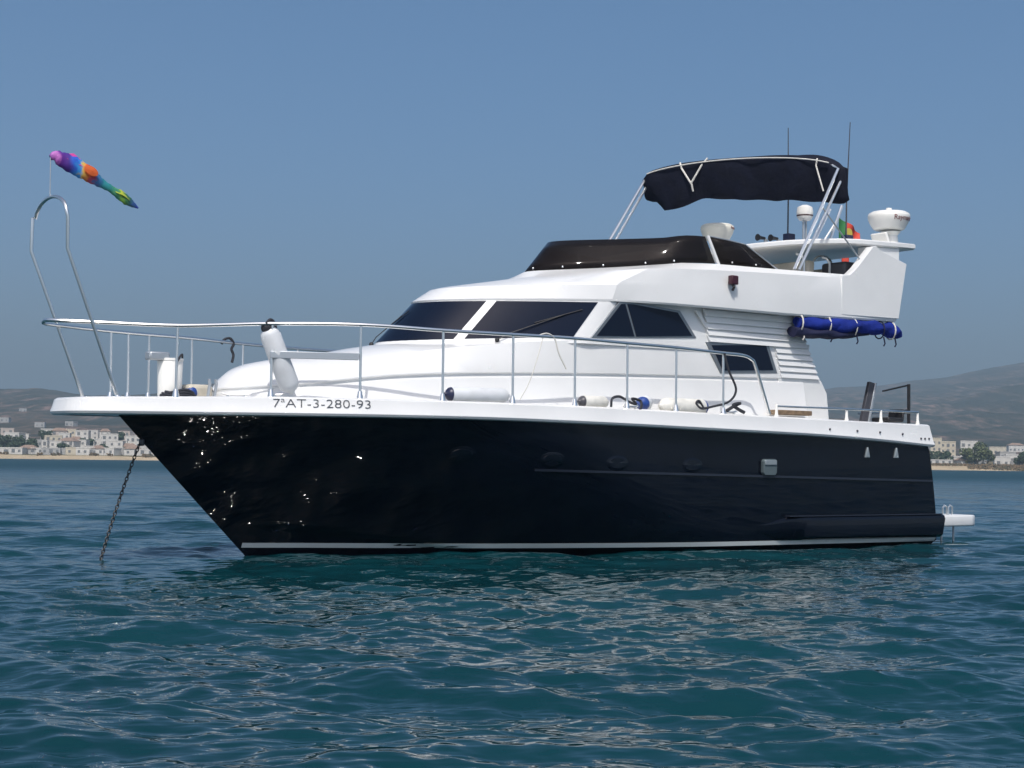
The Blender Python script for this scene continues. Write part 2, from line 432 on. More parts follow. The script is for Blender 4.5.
def hull_strip(name, m, z0f, z1f, s0, s1, out, n=70, both=True, parent=None, prof=None):
    """raised band that follows the hull between two heights"""
    mb = MB()
    for sgn in ((1, -1) if both else (1,)):
        rows = []
        for i in range(n + 1):
            s = s0 + (s1 - s0) * i / n
            z0, z1 = z0f(s), z1f(s)
            pr = prof or [(0, -.01), (0, out), (.5, out), (1, out), (1, -.01)]
            row = []
            for f, o in pr:
                x, y, z = hull_pt(z0 + (z1 - z0) * f, s, o); row.append((x, y * sgn, z))
            rows.append(row)
        mb.grid(rows)
        b = len(mb.v) - len(rows) * len(rows[0])
        k = len(rows[0])
        mb.f.append(tuple(b + i for i in range(k))); mb.mi.append(0)
        mb.f.append(tuple(len(mb.v) - k + i for i in range(k))); mb.mi.append(0)
    return mb.build(name, m, parent or hull, angle=30)
hull_strip('boot_stripe', M['stripe'], lambda s: .105 - .004 * s, lambda s: .165 - .004 * s, -.06, 11.08, .006, n=110)
M['navy_l'] = mat('navy_edge_highlight', (.018, .022, .034), .25)  # lighter navy: the highlight line along the raised edges, painted into the colour
hull_strip('hull_molding', M['navy_l'], lambda s: 1.09 - .0145 * (s - 3.1), lambda s: 1.12 - .0145 * (s - 3.1), 3.1, 10.88, .02)
def build_spray_rail():
    mb = MB()
    pr = [(0, -.02), (.0, .45), (.12, .92), (.8, 1.0), (.93, .8), (1, .3), (1.0, -.02)]
    for sgn in (1, -1):
        rows = []
        for i in range(46):
            s = 7.05 + (11.12 - 7.05) * i / 45; g_ = sstep(7.0, 8.3, s); top = .36 + .125 * sstep(7.0, 7.8, s); bot = .17 - .004 * s + .12 * (1 - sstep(7.0, 7.6, s))
            rows.append([(lambda q: (q[0], q[1] * sgn, q[2]))(hull_pt(bot + (top - bot) * f, s, .004 + (o * .11 if o > 0 else o) * (g_ if o > 0 else 1))) for f, o in pr])
        mb.grid(rows); k = len(pr)
        mb.f.append(tuple(len(mb.v) - k + i for i in range(k))); mb.mi.append(0)
    return mb.build('spray_rail', M['navy'], hull, angle=40)
build_spray_rail()
hull_strip('spray_rail_edge', M['navy_l'], lambda s: .475, lambda s: .49, 7.6, 11.08, .088, n=40, parent=hull)
# port lights, vent and scoops on the topsides (both sides carry them; the port ones show)
def disc_on_hull(name, s, z, rx, rz, m, off, parent, rim=None):
    mb = MB(); N = 24
    rows = []
    for rr_, o in ((1.0, off * .2), (.92, off), (.01, off)):
        rows.append([hull_pt(z + rz * rr_ * math.sin(2 * math.pi * k / N), s + rx * rr_ * math.cos(2 * math.pi * k / N), o) for k in range(N)])
    mb.grid(rows, close_u=True)
    return mb.build(name, m, parent, angle=30)
M['navy_rim'] = mat('dark_port_rim', (.006, .008, .013), .22)
M['port_glass'] = mat('port_glass', (.0025, .0035, .008), .02, spec=.5)
for s, z in ((2.07, 1.285), (3.33, 1.235), (4.37, 1.206), (5.72, 1.19)):
    pl = disc_on_hull('port_light', s, z, .19, .105, M['navy'], .005, hull)
    disc_on_hull('port_light', s, z, .155, .075, M['port_glass'], .008, hull).name = 'port_light_glass'
def hull_plate(name, poly, m, out, parent=hull):
    """small plate of (s,z) points standing off the hull"""
    mb = MB(); n = len(poly)
    a = [hull_pt(z, s, -.01) for s, z in poly]; b = [hull_pt(z, s, out) for s, z in poly]
    mb.add(a + b, [tuple(range(n, 2 * n))] + [(i, (i + 1) % n, n + (i + 1) % n, n + i) for i in range(n)])
    return mb.build(name, m, parent, bevel=.008)
M['vent'] = mat('vent_grey', (.26, .30, .32), .35, metal=.3)
M['vent_d'] = mat('vent_dull_grey', (.10, .13, .14), .3, metal=.2)
hull_plate('exhaust_vent', [(7.06, 1.10), (7.09, 1.06), (7.30, 1.06), (7.33, 1.10), (7.33, 1.26), (7.30, 1.29), (7.09, 1.29), (7.06, 1.26)], M['vent_d'], .055)
hull_plate('vent_hood', [(7.08, 1.205), (7.31, 1.205), (7.31, 1.275), (7.08, 1.275)], M['vent'], .07)
for s in (9.32, 9.99):
    hull_plate('vent_scoop', [(s - .05, 1.335), (s + .05, 1.335), (s + .045, 1.36), (s + .008, 1.49), (s - .008, 1.49)], M['vent'], .03)
# hawse fitting where the chain leaves the stem
MB().box((-1.42, 0, 1.385), (.05, .09, .09)).build('hawse_fitting', M['fgrey'], hull, bevel=.02)

# gunwale: white band round the deck edge
SS = [-2.43, -2.425, -2.41, -2.385, -2.35, -2.30, -2.25, -2.15] + list(np.linspace(-2.0, 10.80, 90))
def build_gunwale():
    prof = [(-.14, 'd'), (-.09, 't'), (-.03, 't1'), (0.005, 'a'), (.03, 'b'), (.045, 'c'), (.05, 'c2'), (.035, 'e'), (.0, 'f'), (-.12, 'f')]
    rows = []
    for i, s in enumerate(SS):
        zb, zt = z_bot(s), z_top(s)
        zz = {'d': zt - .06, 't': zt, 't1': zt - .004, 'a': zt - .025, 'b': zb + .085, 'c': zb + .055, 'c2': zb + .035, 'e': zb + .008, 'f': zb - .004}
        e = .02; tx = (edge(s + e) - edge(s - e)) / (2 * e) if s > -2.38 else 3.0
        nl = math.hypot(1, tx)
        row = []
        for o, kz in prof:
            x = s - tx / nl * o; y = max(.0, edge(s) + o / nl)
            if i == len(SS) - 1: x = s + (z_top(s) - zz[kz]) * .28; y = edge(s) + o
            row.append((x, -y, zz[kz]))
        rows.append(row)
    first = [(rows[0][j][0], 0.0, rows[0][j][2]) for j in range(len(prof))]
    near = rows[::-1] + [first]
    far = [[(x, -y, z) for x, y, z in r] for r in rows]
    allr = near + far
    mb = MB().grid(allr)
    # transom top beam closes the stern
    k = len(prof); nb = len(allr)
    for j in range(k - 1):
        mb.f.append((j, j + 1, (nb - 1) * k + j + 1, (nb - 1) * k + j)); mb.mi.append(0)
    return mb.build('gunwale', M['gel'], yacht, angle=32)
gunwale = build_gunwale()
# deck and underside of the bow platform
def build_deck():
    mb = MB()
    top = [[(s, -max(0, edge(s) - .1) * q, z_top(s) - .05 + .03 * (1 - q * q)) for q in np.linspace(-1, 1, 9)] for s in SS]
    mb.grid(top)
    return mb.build('deck', M['gel_dull'], yacht)
build_deck()
mb = MB(); mb.grid([[(s, -max(0, edge(s) - .05) * q, z_bot(s) + .002) for q in (-1, 0, 1)] for s in SS if s < 2.2])
mb.build('bow_platform_underside', M['gel'], yacht)
# studs along the after gunwale
for p in ((8.40, 1.735), (9.02, 1.725), (9.55, 1.715), (10.1, 1.70), (10.56, 1.64), (10.66, 1.64), (10.76, 1.64)):
    s, z = p
    MB().lathe([(.001, 0), (.017, 0), (.015, .014), (.001, .016)], n=10,
               M=Matrix.Translation((s, -edge(s) - .028, z)) @ Matrix.Rotation(R(90), 4, 'X')).build('fitting_stud', M['fgrey'], gunwale)

# registration number bent along the gunwale
def text_mesh(txt, size, extr=.002, align='LEFT', spacing=1.0, thin=0.0):
    c = bpy.data.curves.new('txt', 'FONT'); c.body = txt; c.size = size; c.extrude = extr; c.offset = thin; c.resolution_u = 3; c.space_character = spacing
    c.align_x = align
    o = bpy.data.objects.new('txt', c); COL.objects.link(o)
    bpy.context.view_layer.update()
    me = bpy.data.meshes.new_from_object(o.evaluated_get(bpy.context.evaluated_depsgraph_get()))
    bpy.data.objects.remove(o); me.materials.clear()
    return me
me = text_mesh('7ªAT-3-280-93', .17, spacing=1.0, thin=-.0025)
xs = [v.co.x for v in me.vertices]; x0, x1 = min(xs), max(xs)
# arc-length table along the gunwale
tab = [(-.31, 0.0)]
while tab[-1][0] < 3:
    s = tab[-1][0]; tab.append((s + .01, tab[-1][1] + math.hypot(.01, edge(s + .01) - edge(s))))
ss_, ll_ = zip(*tab)
want = np.interp(.76, ss_, ll_)
for v in me.vertices:
    l = (v.co.x - x0) / (x1 - x0) * want; s = float(np.interp(l, ll_, ss_)); o = v.co.z
    tx = (edge(s + .02) - edge(s - .02)) / .04; nl = math.hypot(1, tx)
    zz = z_bot(s) + .085 + .018 + v.co.y * .86
    f = (zz - z_bot(s) - .085) / (z_top(s) - .025 - z_bot(s) - .085); off = .03 + (.005 - .03) * f + .006 + o
    v.co = (s - tx / nl * off, -(edge(s) + off / nl), zz)
link('registration_number', me, M['ink'], gunwale)

# ------------------------------------------------------------------ coachroof (low trunk cabin ahead of the windscreen)
w_l = smooth_fn([-.47, -.44, -.38, -.28, 0, .34, 1.5, 2.95, 4.83, 8.5], [.05, .17, .28, .40, .64, .84, 1.14, 1.34, 1.50, 1.52])
z_l = smooth_fn([-.47, .34, 1.5, 2.95, 4.83, 8.5], [2.03, 2.11, 2.25, 2.335, 2.395, 2.47])
z_t = smooth_fn([-.47, -.40, -.28, -.1, .19, .73, 1.33, 1.95, 3.0, 4.5, 8.5], [2.03, 2.12, 2.25, 2.35, 2.43, 2.51, 2.62, 2.73, 2.80, 2.86, 2.95])
def build_coach():
    rows = []
    for s in list(np.linspace(-.47, 0, 12)) + list(np.linspace(.1, 8.4, 50)):
        wl, zl, zt = w_l(s), z_l(s), z_t(s)
        wc = wl * (.74 + .24 * sstep(.5, 4.3, s)); zc = zl + (zt - zl) * (.52 + .43 * sstep(.0, 4.2, s))
        zd = z_top(s) - .04; foot = .10 * sstep(-.47, 0.2, s) + .05
        pr = [(0, zt), (wc * .45, zt - .012), (wc * .82, zc + (zt - zc) * .45), (wc, zc), (wc + (wl - wc) * .55, zc + (zl - zc) * .45), (wl, zl + .035), (wl, zl + .02), (wl - .028, zl + .002), (wl - .028, zl - .022), (wl + .012, zl - .045), (wl + foot * .6, zd + .1), (wl + foot, zd)]
        near = [(s, -a, b) for a, b in pr]; far = [(s, a, b) for a, b in pr[1:]][::-1]
        rows.append(far + near)
    mb = MB().grid(rows); k = len(rows[0])
    mb.f.append(tuple(range(k))); mb.mi.append(0)
    mb.f.append(tuple(len(mb.v) - k + i for i in range(k))); mb.mi.append(0)
    return mb.build('coachroof', M['gel'], yacht, angle=24)
coach = build_coach()

# ------------------------------------------------------------------ saloon: windscreen, sides, after corner
def ws_base(t): return (1.95 + 1.03 * t * t, 2.735 + .055 * t * t)
def ws_top(t): return (2.58 + .95 * t * t, 3.345 + .02 * t * t)
TC = 1.48
def wsp(t, v, off=0.0):
    (sa, za), (sb, zb) = ws_base(t), ws_top(t)
    p = Vector((sa + (sb - sa) * v, -t, za + (zb - za) * v))
    if off:
        d1 = Vector((2 * (1.03 + (.95 - 1.03) * v) * t, -1, .0)); d2 = Vector((sb - sa, 0, zb - za))
        nrm = d1.cross(d2).normalized()
        if nrm.x > 0: nrm = -nrm
        p = p + nrm * off
    return p
def build_saloon():
    rows = []
    for v in (-.12, 0, .5, 1, 1.1):
        near = [tuple(wsp(t, v)) for t in np.linspace(0, TC, 16)]
        z = near[-1][2]; side = 1.50 - .03 * max(v, 0)
        for s in np.linspace(near[-1][0] + .15, 8.30, 10): near.append((s, -side, z))
        far = [(x, -y, z) for x, y, z in near[1:]][::-1]
        rows.append(near + far)
    mb = MB().grid(rows, close_u=True); k = len(rows[0])
    mb.f.append(tuple(range(k))); mb.mi.append(0)
    mb.f.append(tuple(len(mb.v) - k + i for i in range(k))); mb.mi.append(0)
    # after corner walls, stepped
    for sg in (1, -1):
        y0, y1 = -1.36 * sg, -1.512 * sg
        mb.prism([(7.9, 1.88), (8.98, 1.88), (8.93, 2.28), (8.80, 2.47), (8.66, 2.50), (8.70, 2.62), (8.60, 2.64), (8.62, 2.80), (8.52, 2.82), (8.55, 2.99), (8.42, 3.01), (8.44, 3.20), (8.32, 3.22), (8.34, 3.42), (7.9, 3.42)], y0, y1)
    return mb.build('saloon', M['gel'], yacht, angle=30)
saloon = build_saloon()
def ws_patch(name, t0, t1, v0, v1, m, off, n=10, shear=0.0):
    rows = []
    for v in np.linspace(v0, v1, 6):
        q = (v - v0) / (v1 - v0)
        rows.append([tuple(wsp(t, v, off)) for t in np.linspace(t0, t1, n)])
    mb = MB().grid(rows)
    # rim back to the body
    edge_pts = rows[0] + [r[-1] for r in rows[1:]] + rows[-1][::-1][1:] + [r[0] for r in rows[::-1][1:-1]]
    par = [wsp(t, v0, -.01) for t in np.linspace(t0, t1, n)] + [wsp(t1, v, -.01) for v in np.linspace(v0, v1, 6)[1:]] + [wsp(t, v1, -.01) for t in np.linspace(t1, t0, n)[1:]] + [wsp(t0, v, -.01) for v in np.linspace(v1, v0, 6)[1:-1]]
    ne = len(edge_pts)
    mb.add(edge_pts + [tuple(p) for p in par], [(i, (i + 1) % ne, ne + (i + 1) % ne, ne + i) for i in range(ne)])
    return mb.build(name, m, saloon, angle=40)
ws_patch('windscreen_pane', -.765, .765, .05, .95, M['glass'], .007, 16)
ws_patch('windscreen_pane', .84, 1.425, .05, .95, M['glass'], .007)
ws_patch('windscreen_pane', -1.425, -.84, .05, .95, M['glass'], .007)
# side windows and their frames
M['frame'] = mat('grey_window_frame', (.22, .24, .26), .35, metal=.6)
for sg in (1, -1):
    def plate(poly, t0, t1, name, m, par=saloon, bev=.004):
        return MB().prism(poly, -t0 * sg, -t1 * sg).build(name, m, par, bevel=bev)
    fr = plate([(4.30, 2.865), (4.80, 3.385), (5.05, 3.40), (5.92, 3.335), (6.24, 2.975)], 1.44, 1.508, 'side_window', M['frame'])
    plate([(4.40, 2.90), (4.83, 3.355), (4.90, 3.36), (5.07, 2.93)], 1.44, 1.516, 'pane', M['glass'], fr, 0)
    plate([(5.11, 2.93), (4.94, 3.362), (5.05, 3.365), (5.87, 3.305), (6.15, 2.995)], 1.44, 1.516, 'pane', M['glass'], fr, 0)
    fr = plate([(6.42, 2.925), (7.66, 2.985), (7.86, 2.545), (6.70, 2.495)], 1.44, 1.522, 'side_window', M['frame'])
    plate([(6.52, 2.885), (7.61, 2.940), (7.77, 2.585), (6.74, 2.535)], 1.44, 1.530, 'pane', M['glass'], fr, 0)
    # overlapping boards moulded into the quarter
    for i in range(10):
        z1 = 3.385 - .0895 * i; z0 = z1 - .094
        left = (6.36 + .02 * i) if z0 > 2.93 else 7.62 + .28 * (2.98 - z1) + .17
        right = 8.30 + .046 * i
        y_ = lambda t: -t * sg
        vs = [(left, y_(1.49), z1), (right - .02, y_(1.49), z1), (right + .03, y_(1.49), z0), (left + .04, y_(1.49), z0),
              (left, y_(1.512), z1), (right - .02, y_(1.512), z1), (right + .03, y_(1.545), z0), (left + .04, y_(1.54), z0)]
        MB().add(vs, [(0, 1, 2, 3), (4, 7, 6, 5), (0, 4, 5, 1), (1, 5, 6, 2), (2, 6, 7, 3), (3, 7, 4, 0)]).build('louvre_board', M['gel'], saloon, smooth=False)
    MB().prism([(6.2, 3.36), (6.28, 3.36), (6.46, 3.12), (6.42, 3.12)], -1.49 * sg, -1.522 * sg).build('moulded_rib', M['gel'], saloon, bevel=.004)
# wipers at the foot of the screen
for t, dt in ((1.05, .26), (-.30, .24)):
    b = wsp(t, -.02, .03); m_ = wsp(t + dt * .15, .12, .05); e = wsp(t + dt, .62, .03)
    wp = MB().ball(tuple(b), .032, 6).build('wiper', M['black'], saloon)
    MB().tube([b, m_, e], .007, 6).build('wiper_arm', M['black'], saloon)
    MB().tube([wsp(t + dt * .5, .4, .025), wsp(t + dt * 1.25, .74, .025)], .007, 6).build('wiper_blade', M['black'], saloon)

# ------------------------------------------------------------------ flybridge shell with visor
def ring(front, tc, side, nf=16, per=5):
    """half outline: front(t) gives (s, z) from the nose out to tc, then the side points run aft; mirrored to a full loop"""
    near = [(front(t)[0], t, front(t)[1]) for t in np.linspace(0, tc, nf)]
    c = catmull([Vector(p) for p in [near[-1]] + side], per)[1:]
    near = [(a, -b, z) for a, b, z in near + [tuple(p) for p in c]]
    return near + [(x, -y, z) for x, y, z in near[1:]][::-1]
def fw_base(t): return Vector((4.43 + 1.42 * (math.hypot(t, .42) - .42) + .12 * t * t, -t, 3.89 + .075 * t * t))
def fw_top(t): return fw_base(t) + Vector((.41 - .05 * t * t - .20 * sstep(1.05, 1.36, t) - .20 * sstep(1.05, 1.36, -t), .015 * t, .455 - .03 * t * t))
FL = [
    ring(lambda t: (2.75 + .93 * t * t, 3.335 + .03 * t * t), 1.44, [(5.6, 1.53, 3.40), (6.6, 1.60, 3.395), (8.1, 1.64, 3.395), (10.22, 1.62, 3.44)]),
    ring(lambda t: (2.56 + .95 * t * t, 3.318 + .03 * t * t), 1.5, [(5.6, 1.61, 3.39), (6.6, 1.69, 3.383), (8.1, 1.73, 3.383), (10.26, 1.71, 3.43)]),
    ring(lambda t: (2.545 + .95 * t * t, 3.345 + .03 * t * t), 1.5, [(5.6, 1.625, 3.415), (6.6, 1.705, 3.41), (8.1, 1.745, 3.41), (10.27, 1.722, 3.455)]),
    ring(lambda t: (2.86 + .83 * t * t, 3.53 + .035 * t * t), 1.51, [(5.7, 1.62, 3.62), (6.7, 1.705, 3.635), (8.15, 1.745, 3.66), (10.34, 1.722, 3.75)]),
    ring(lambda t: (3.05 + .77 * t * t, 3.575 + .035 * t * t), 1.515, [(5.8, 1.62, 3.70), (6.8, 1.70, 3.72), (8.2, 1.74, 3.75), (10.37, 1.72, 3.83)]),
    ring(lambda t: (4.26 + .46 * t * t, 3.785 + .04 * t * t), 1.52, [(6.05, 1.63, 3.915), (7.0, 1.695, 3.95), (8.4, 1.725, 3.99), (10.42, 1.71, 4.03)]),
    ring(lambda t: (fw_base(t).x - .03, fw_base(t).z - .004), 1.37, [(6.64, 1.535, 4.040), (7.5, 1.63, 4.043), (9.0, 1.70, 4.07), (10.42, 1.70, 4.10)]),
    ring(lambda t: (fw_base(t).x + .10, fw_base(t).z - .004), 1.28, [(6.70, 1.42, 4.043), (7.5, 1.51, 4.045), (9.0, 1.58, 4.07), (10.32, 1.58, 4.10)]),
    ring(lambda t: (fw_base(t).x + .16, 3.60), 1.26, [(6.70, 1.40, 3.60), (7.5, 1.49, 3.60), (9.0, 1.56, 3.60), (10.30, 1.56, 3.60)]),
]
def build_fly():
    mb = MB().grid(FL, close_u=True)
    k = len(FL[0]); h = k // 2
    for base in (0, (len(FL) - 1) * k):           # soffit and floor as strips across
        for i in range(h):
            a, b, c, d = base + i, base + i + 1, base + (k - i - 1), base + (k - i) % k
            if i == 0: mb.f.append((base, base + 1, base + k - 1))
            else: mb.f.append((a, b, c, d) if b != c else (a, b, d))
            mb.mi.append(0)
    return mb.build('flybridge', M['gel'], yacht, angle=15)
fly = build_fly()
# windscreen of the flybridge
base_l = [fw_base(t) for t in np.linspace(-1.36, 1.36, 33)]; top_l = [fw_top(t) for t in np.linspace(-1.36, 1.36, 33)]
endb, endt = Vector((6.60, -1.50, 4.047)), Vector((6.47, -1.425, 4.43))
fl = lambda v: Vector((v.x, -v.y, v.z))
base_l = [fl(endb), fl(Vector((6.38, -1.43, 4.045)))] + base_l + [Vector((6.38, -1.43, 4.045)), endb]
top_l = [fl(endt), fl(Vector((6.33, -1.385, 4.432)))] + top_l + [Vector((6.33, -1.385, 4.432)), endt]
def sheet(name, b, tp, m, par, th=.012, n=5):
    rows = [[tuple(x.lerp(y, v)) for x, y in zip(b, tp)] for v in np.linspace(0, 1, n)]
    o = MB().grid(rows).build(name, m, par, angle=40)
    md = o.modifiers.new('thick', 'SOLIDIFY'); md.thickness = th; md.offset = 0
    return o
M['smoke'].node_tree.nodes['Principled BSDF'].inputs['Alpha'].default_value = .9
fws = sheet('flybridge_windscreen', base_l, top_l, M['smoke'], yacht)
for sg in (1, -1):
    q = lambda s, t, z: Vector((s, -t * sg, z))
    sheet('side_screen', [q(6.70, 1.512, 4.045), q(7.2, 1.55, 4.045), q(7.77, 1.575, 4.045)], [q(6.56, 1.44, 4.432), q(6.9, 1.47, 4.405), q(7.20, 1.50, 4.37)], M['smoke'], fws)
    MB().tube([q(6.66, 1.515, 4.03), q(6.515, 1.435, 4.445)], .024, 8).build('screen_post', M['gel'], fws)
    MB().tube([q(6.56, 1.44, 4.437), q(6.9, 1.47, 4.41), q(7.20, 1.50, 4.374), q(7.79, 1.58, 4.05)], .011, 6).build('screen_trim', M['alu'], fws)
for t in (-.35, .05, .4, .75, 1.08, 1.3):
    p = fw_base(t) + (fw_top(t) - fw_base(t)) * .09; nn = Vector((-1, -1.9 * t, 0)).normalized()
    MB().ball(tuple(p + nn * .012), .016, 5).build('screen_bolt', M['steel'], fws)
for s, t in ((6.9, 1.535), (7.35, 1.565)):
    MB().ball((s, -t - .006, 4.085), .014, 5).build('screen_bolt', M['steel'], fws)
# horn / navigation lamp on the side of the flybridge
nl = MB().box((6.70, -1.765, 3.80), (.13, .09, .13)).build('navigation_lamp', M['wine'], fly, bevel=.015)
MB().tube([(6.70, -1.74, 3.76), (6.69, -1.79, 3.70), (6.70, -1.75, 3.66)], .02, 8).build('lamp_bracket', M['black'], fly)
MB().ball((6.0, -1.48, 3.95), .03, 6, (1, .6, 1)).build('deck_filler', M['alu'], fly)

# seats, wheel and fittings up on the flybridge
def soft_box(name, c, d, m, par, ry=0, bev=.05):
    return MB().box(c, d, 0, ry).build(name, m, par, bevel=bev, seg=3)
soft_box('seat', (8.95, -.35, 3.95), (.5, 1.1, .3), M['beige'], fly); soft_box('seat_back', (9.25, -.35, 4.14), (.16, 1.1, .46), M['beige'], fly, R(8))
soft_box('seat', (9.95, .2, 3.9), (.6, 2.2, .45), M['beige'], fly); soft_box('seat_back', (10.15, .2, 4.16), (.14, 2.2, .38), M['beige'], fly, R(6))
soft_box('helm_console', (6.75, .35, 3.98), (.55, 1.1, .75), M['gel'], fly)
whl = MB(); whl.tube([(7.10, .35 + .2 * math.cos(a), 4.22 + .2 * math.sin(a)) for a in np.linspace(0, 2 * math.pi, 25)], .018, 8)
for a in (.5, 2.6, 4.7): whl.tube([(7.06, .35, 4.22), (7.10, .35 + .2 * math.cos(a), 4.22 + .2 * math.sin(a))], .012, 6)
whl.build('steering_wheel', M['black'], fly)
soft_box('dark_cushion', (9.85, -1.05, 4.22), (.55, .5, .26), M['fgrey'], fly)
for s in (8.98, 9.56):
    MB().tube([L(s, 1.0, 4.05), L(s, 1.0, 4.33), L(s - .04, .98, 4.41), L(s - .12, .95, 4.43)], .018, 8).build('grab_rail', M['steel'], fly)
MB().tube([L(9.3, .8, 4.0), L(9.45, .8, 4.42), L(9.8, .8, 4.42), L(9.95, .8, 4.0)], .014, 8, smooth_path=6).build('grab_rail', M['steel'], fly)

# ------------------------------------------------------------------ arch and hardtop
for sg in (1, -1):
    arch = MB()
    arch.prism([(9.0, 3.46), (9.0, 4.05), (9.18, 4.072), (9.35, 4.20), (9.70, 4.54), (9.77, 4.555), (9.87, 4.50), (10.485, 4.335), (10.30, 3.475)], -1.60 * sg, -1.744 * sg)
    ao = arch.build('radar_arch', M['gel'], yacht, bevel=.006)
    MB().prism([(9.74, 4.25), (9.74, 4.56), (10.52, 4.60), (10.50, 4.15)], -1.40 * sg, -1.58 * sg).build('arch_leg', M['gel'], ao, bevel=.015)
hp = [(8.55, 0), (8.58, .4), (8.70, .9), (8.95, 1.28), (9.25, 1.52), (9.6, 1.62), (10.2, 1.63), (10.86, 1.61), (10.92, 1.55), (10.95, .8)]
full = hp + [(10.96, 0)] + [(s, -t) for s, t in hp[::-1][:-1]]
def zt_(s): return 4.60 + .030 * (s - 8.5)
rows = []
for dz, ins in ((-.002, .10), (0, .03), (.02, .0), (.07, .0), (.09, .02), (.098, .08)):
    c = Vector((9.8, 0, 0)); row = []
    for s, t in full:
        v = Vector((s - 9.8, -t, 0)); l = v.length; v = v * ((l - ins) / l)
        row.append((9.8 + v.x, v.y, zt_(9.8 + v.x) - .065 + dz))
    rows.append(row)
mb = MB().grid(rows, close_u=True); k = len(full)
mb.f.append(tuple(range(k))); mb.mi.append(0); mb.f.append(tuple(len(mb.v) - k + i for i in range(k))); mb.mi.append(0)
hard = mb.build('hardtop', M['gel'], yacht, angle=35)

# radar scanner in its dome, with lettering
def radome(s, t, z, r, h, m, lab, text=True):
    mb = MB()
    prof = [(.001, 0), (r * .64, 0), (r * .74, h * .06), (r * .92, h * .40), (r * .99, h * .62), (r, h * .74), (r * .985, h * .80), (r * .97, h * .82), (r * .965, h * .86), (r * .80, h * .96), (r * .45, h * 1.0), (.001, h * 1.01)]
    mb.lathe(prof, L(s, t, z), 40)
    o = mb.build('radar_dome', m, yacht, angle=25)
    if lab: o['label'] = lab
    return o
rd = radome(10.62, 1.28, 4.92, .33, .30, M['dome'], 'white radar dome with dark red lettering')
MB().lathe([(.001, 0), (.05, 0), (.045, .05), (.001, .06)], L(10.62, 1.28, 5.22), 14).build('dome_cap', M['dome'], rd)
mb = MB()
mb.lathe([(.001, 0), (.13, 0), (.11, .18), (.16, .24), (.001, .24)], L(10.66, 1.28, 4.66), 20)
mb.box(L(10.42, 1.28, 4.76), (.05, .3, .20), 0, R(-25)); mb.box(L(10.38, 1.28, 4.69), (.16, .34, .03))
mb.build('dome_bracket', M['dome'], rd, bevel=.006)
tm = text_mesh('Raymarine', .11, .001, spacing=1.0)
xs = [v.co.x for v in tm.vertices]; wd = max(xs)
a0 = R(-126)      # angle at which the lettering starts on the drum (boat frame)
for v in tm.vertices:
    zz = 4.92 + .30 * .45 + v.co.y; rr_ = np.interp((zz - 4.92) / .30, [.06, .40, .62, .74], [.74, .92, .99, 1.0]) * .33 + .004 + v.co.z
    a = a0 + v.co.x / .325
    v.co = (10.62 + rr_ * math.cos(a), -1.28 + rr_ * math.sin(a), zz)
link('dome_lettering', tm, M['red_ink'], rd)
ld = radome(9.2, -1.1, 4.86, .275, .275, M['dome_c'], 'cream dome behind the flybridge windscreen')
MB().lathe([(.001, 0), (.12, 0), (.10, .24), (.001, .24)], L(9.2, -1.1, 4.63), 18).build('dome_bracket', M['dome_c'], ld)
tm = text_mesh('Raymarine', .06, .001)
for v in tm.vertices:
    zz = 4.86 + .275 * .64 + v.co.y; rr_ = .275 * 1.0 + .002 + v.co.z; a = R(-82) + v.co.x / .275
    v.co = (9.2 + rr_ * math.cos(a), 1.1 + rr_ * math.sin(a), zz)
link('dome_lettering', tm, M['red_ink'], ld)
# sensor on a short pole, whips, horns
sp = MB().tube([L(9.75, .28, 4.62), L(9.75, .28, 5.10)], .02, 8); sp.tube([L(9.81, .28, 4.62), L(9.81, .28, 5.10)], .016, 8)
spo = sp.build('sensor_pole', M['alu'], yacht)
MB().lathe([(.001, 0), (.085, 0), (.125, .05), (.135, .13), (.12, .21), (.05, .245), (.001, .25)], L(9.78, .28, 5.10), 20).build('sensor_head', M['dome'], spo)
MB().lathe([(.10, 0), (.128, .02), (.133, .04), (.10, .05)], L(9.78, .28, 5.145), 20).build('sensor_band', M['wine'], spo)
for s, t, z1, lab in ((9.26, .4, 6.50, 'shorter whip antenna with black base'), (10.05, .9, 6.63, 'tall whip antenna at the after end')):
    a = MB().tube([L(s, t, 4.66), L(s + .01, t, 5.4), L(s + (.09 if z1 > 6.5 else .0), t, z1)], [.014, .012, .007], 6).build('whip_antenna', M['fgrey'], yacht)
    a['label'] = lab
    MB().box(L(s + .03, t, 4.74), (.15, .13, .18)).build('antenna_base', M['fnavy'], a, bevel=.012)
for s, t in ((8.80, .35), (8.98, .45)):
    h = MB().lathe([(.001, 0), (.02, 0), (.03, .10), (.055, .16), (.001, .15)], n=14, M=Matrix.Translation(L(s, t, 4.72)) @ Matrix.Rotation(R(-90), 4, 'Y')).build('horn', M['black'], yacht)
    MB().box(L(s + .02, t, 4.67), (.05, .04, .08)).build('horn_bracket', M['alu'], h)
for a, b in (((9.22, 1.0, 4.66), (9.56, 1.0, 5.18)), ((9.56, 1.0, 4.68), (9.84, 1.0, 5.26))):
    MB().tube([L(*a), L(*b)], .024, 8).build('stowed_frame_bar', M['steel'], yacht)

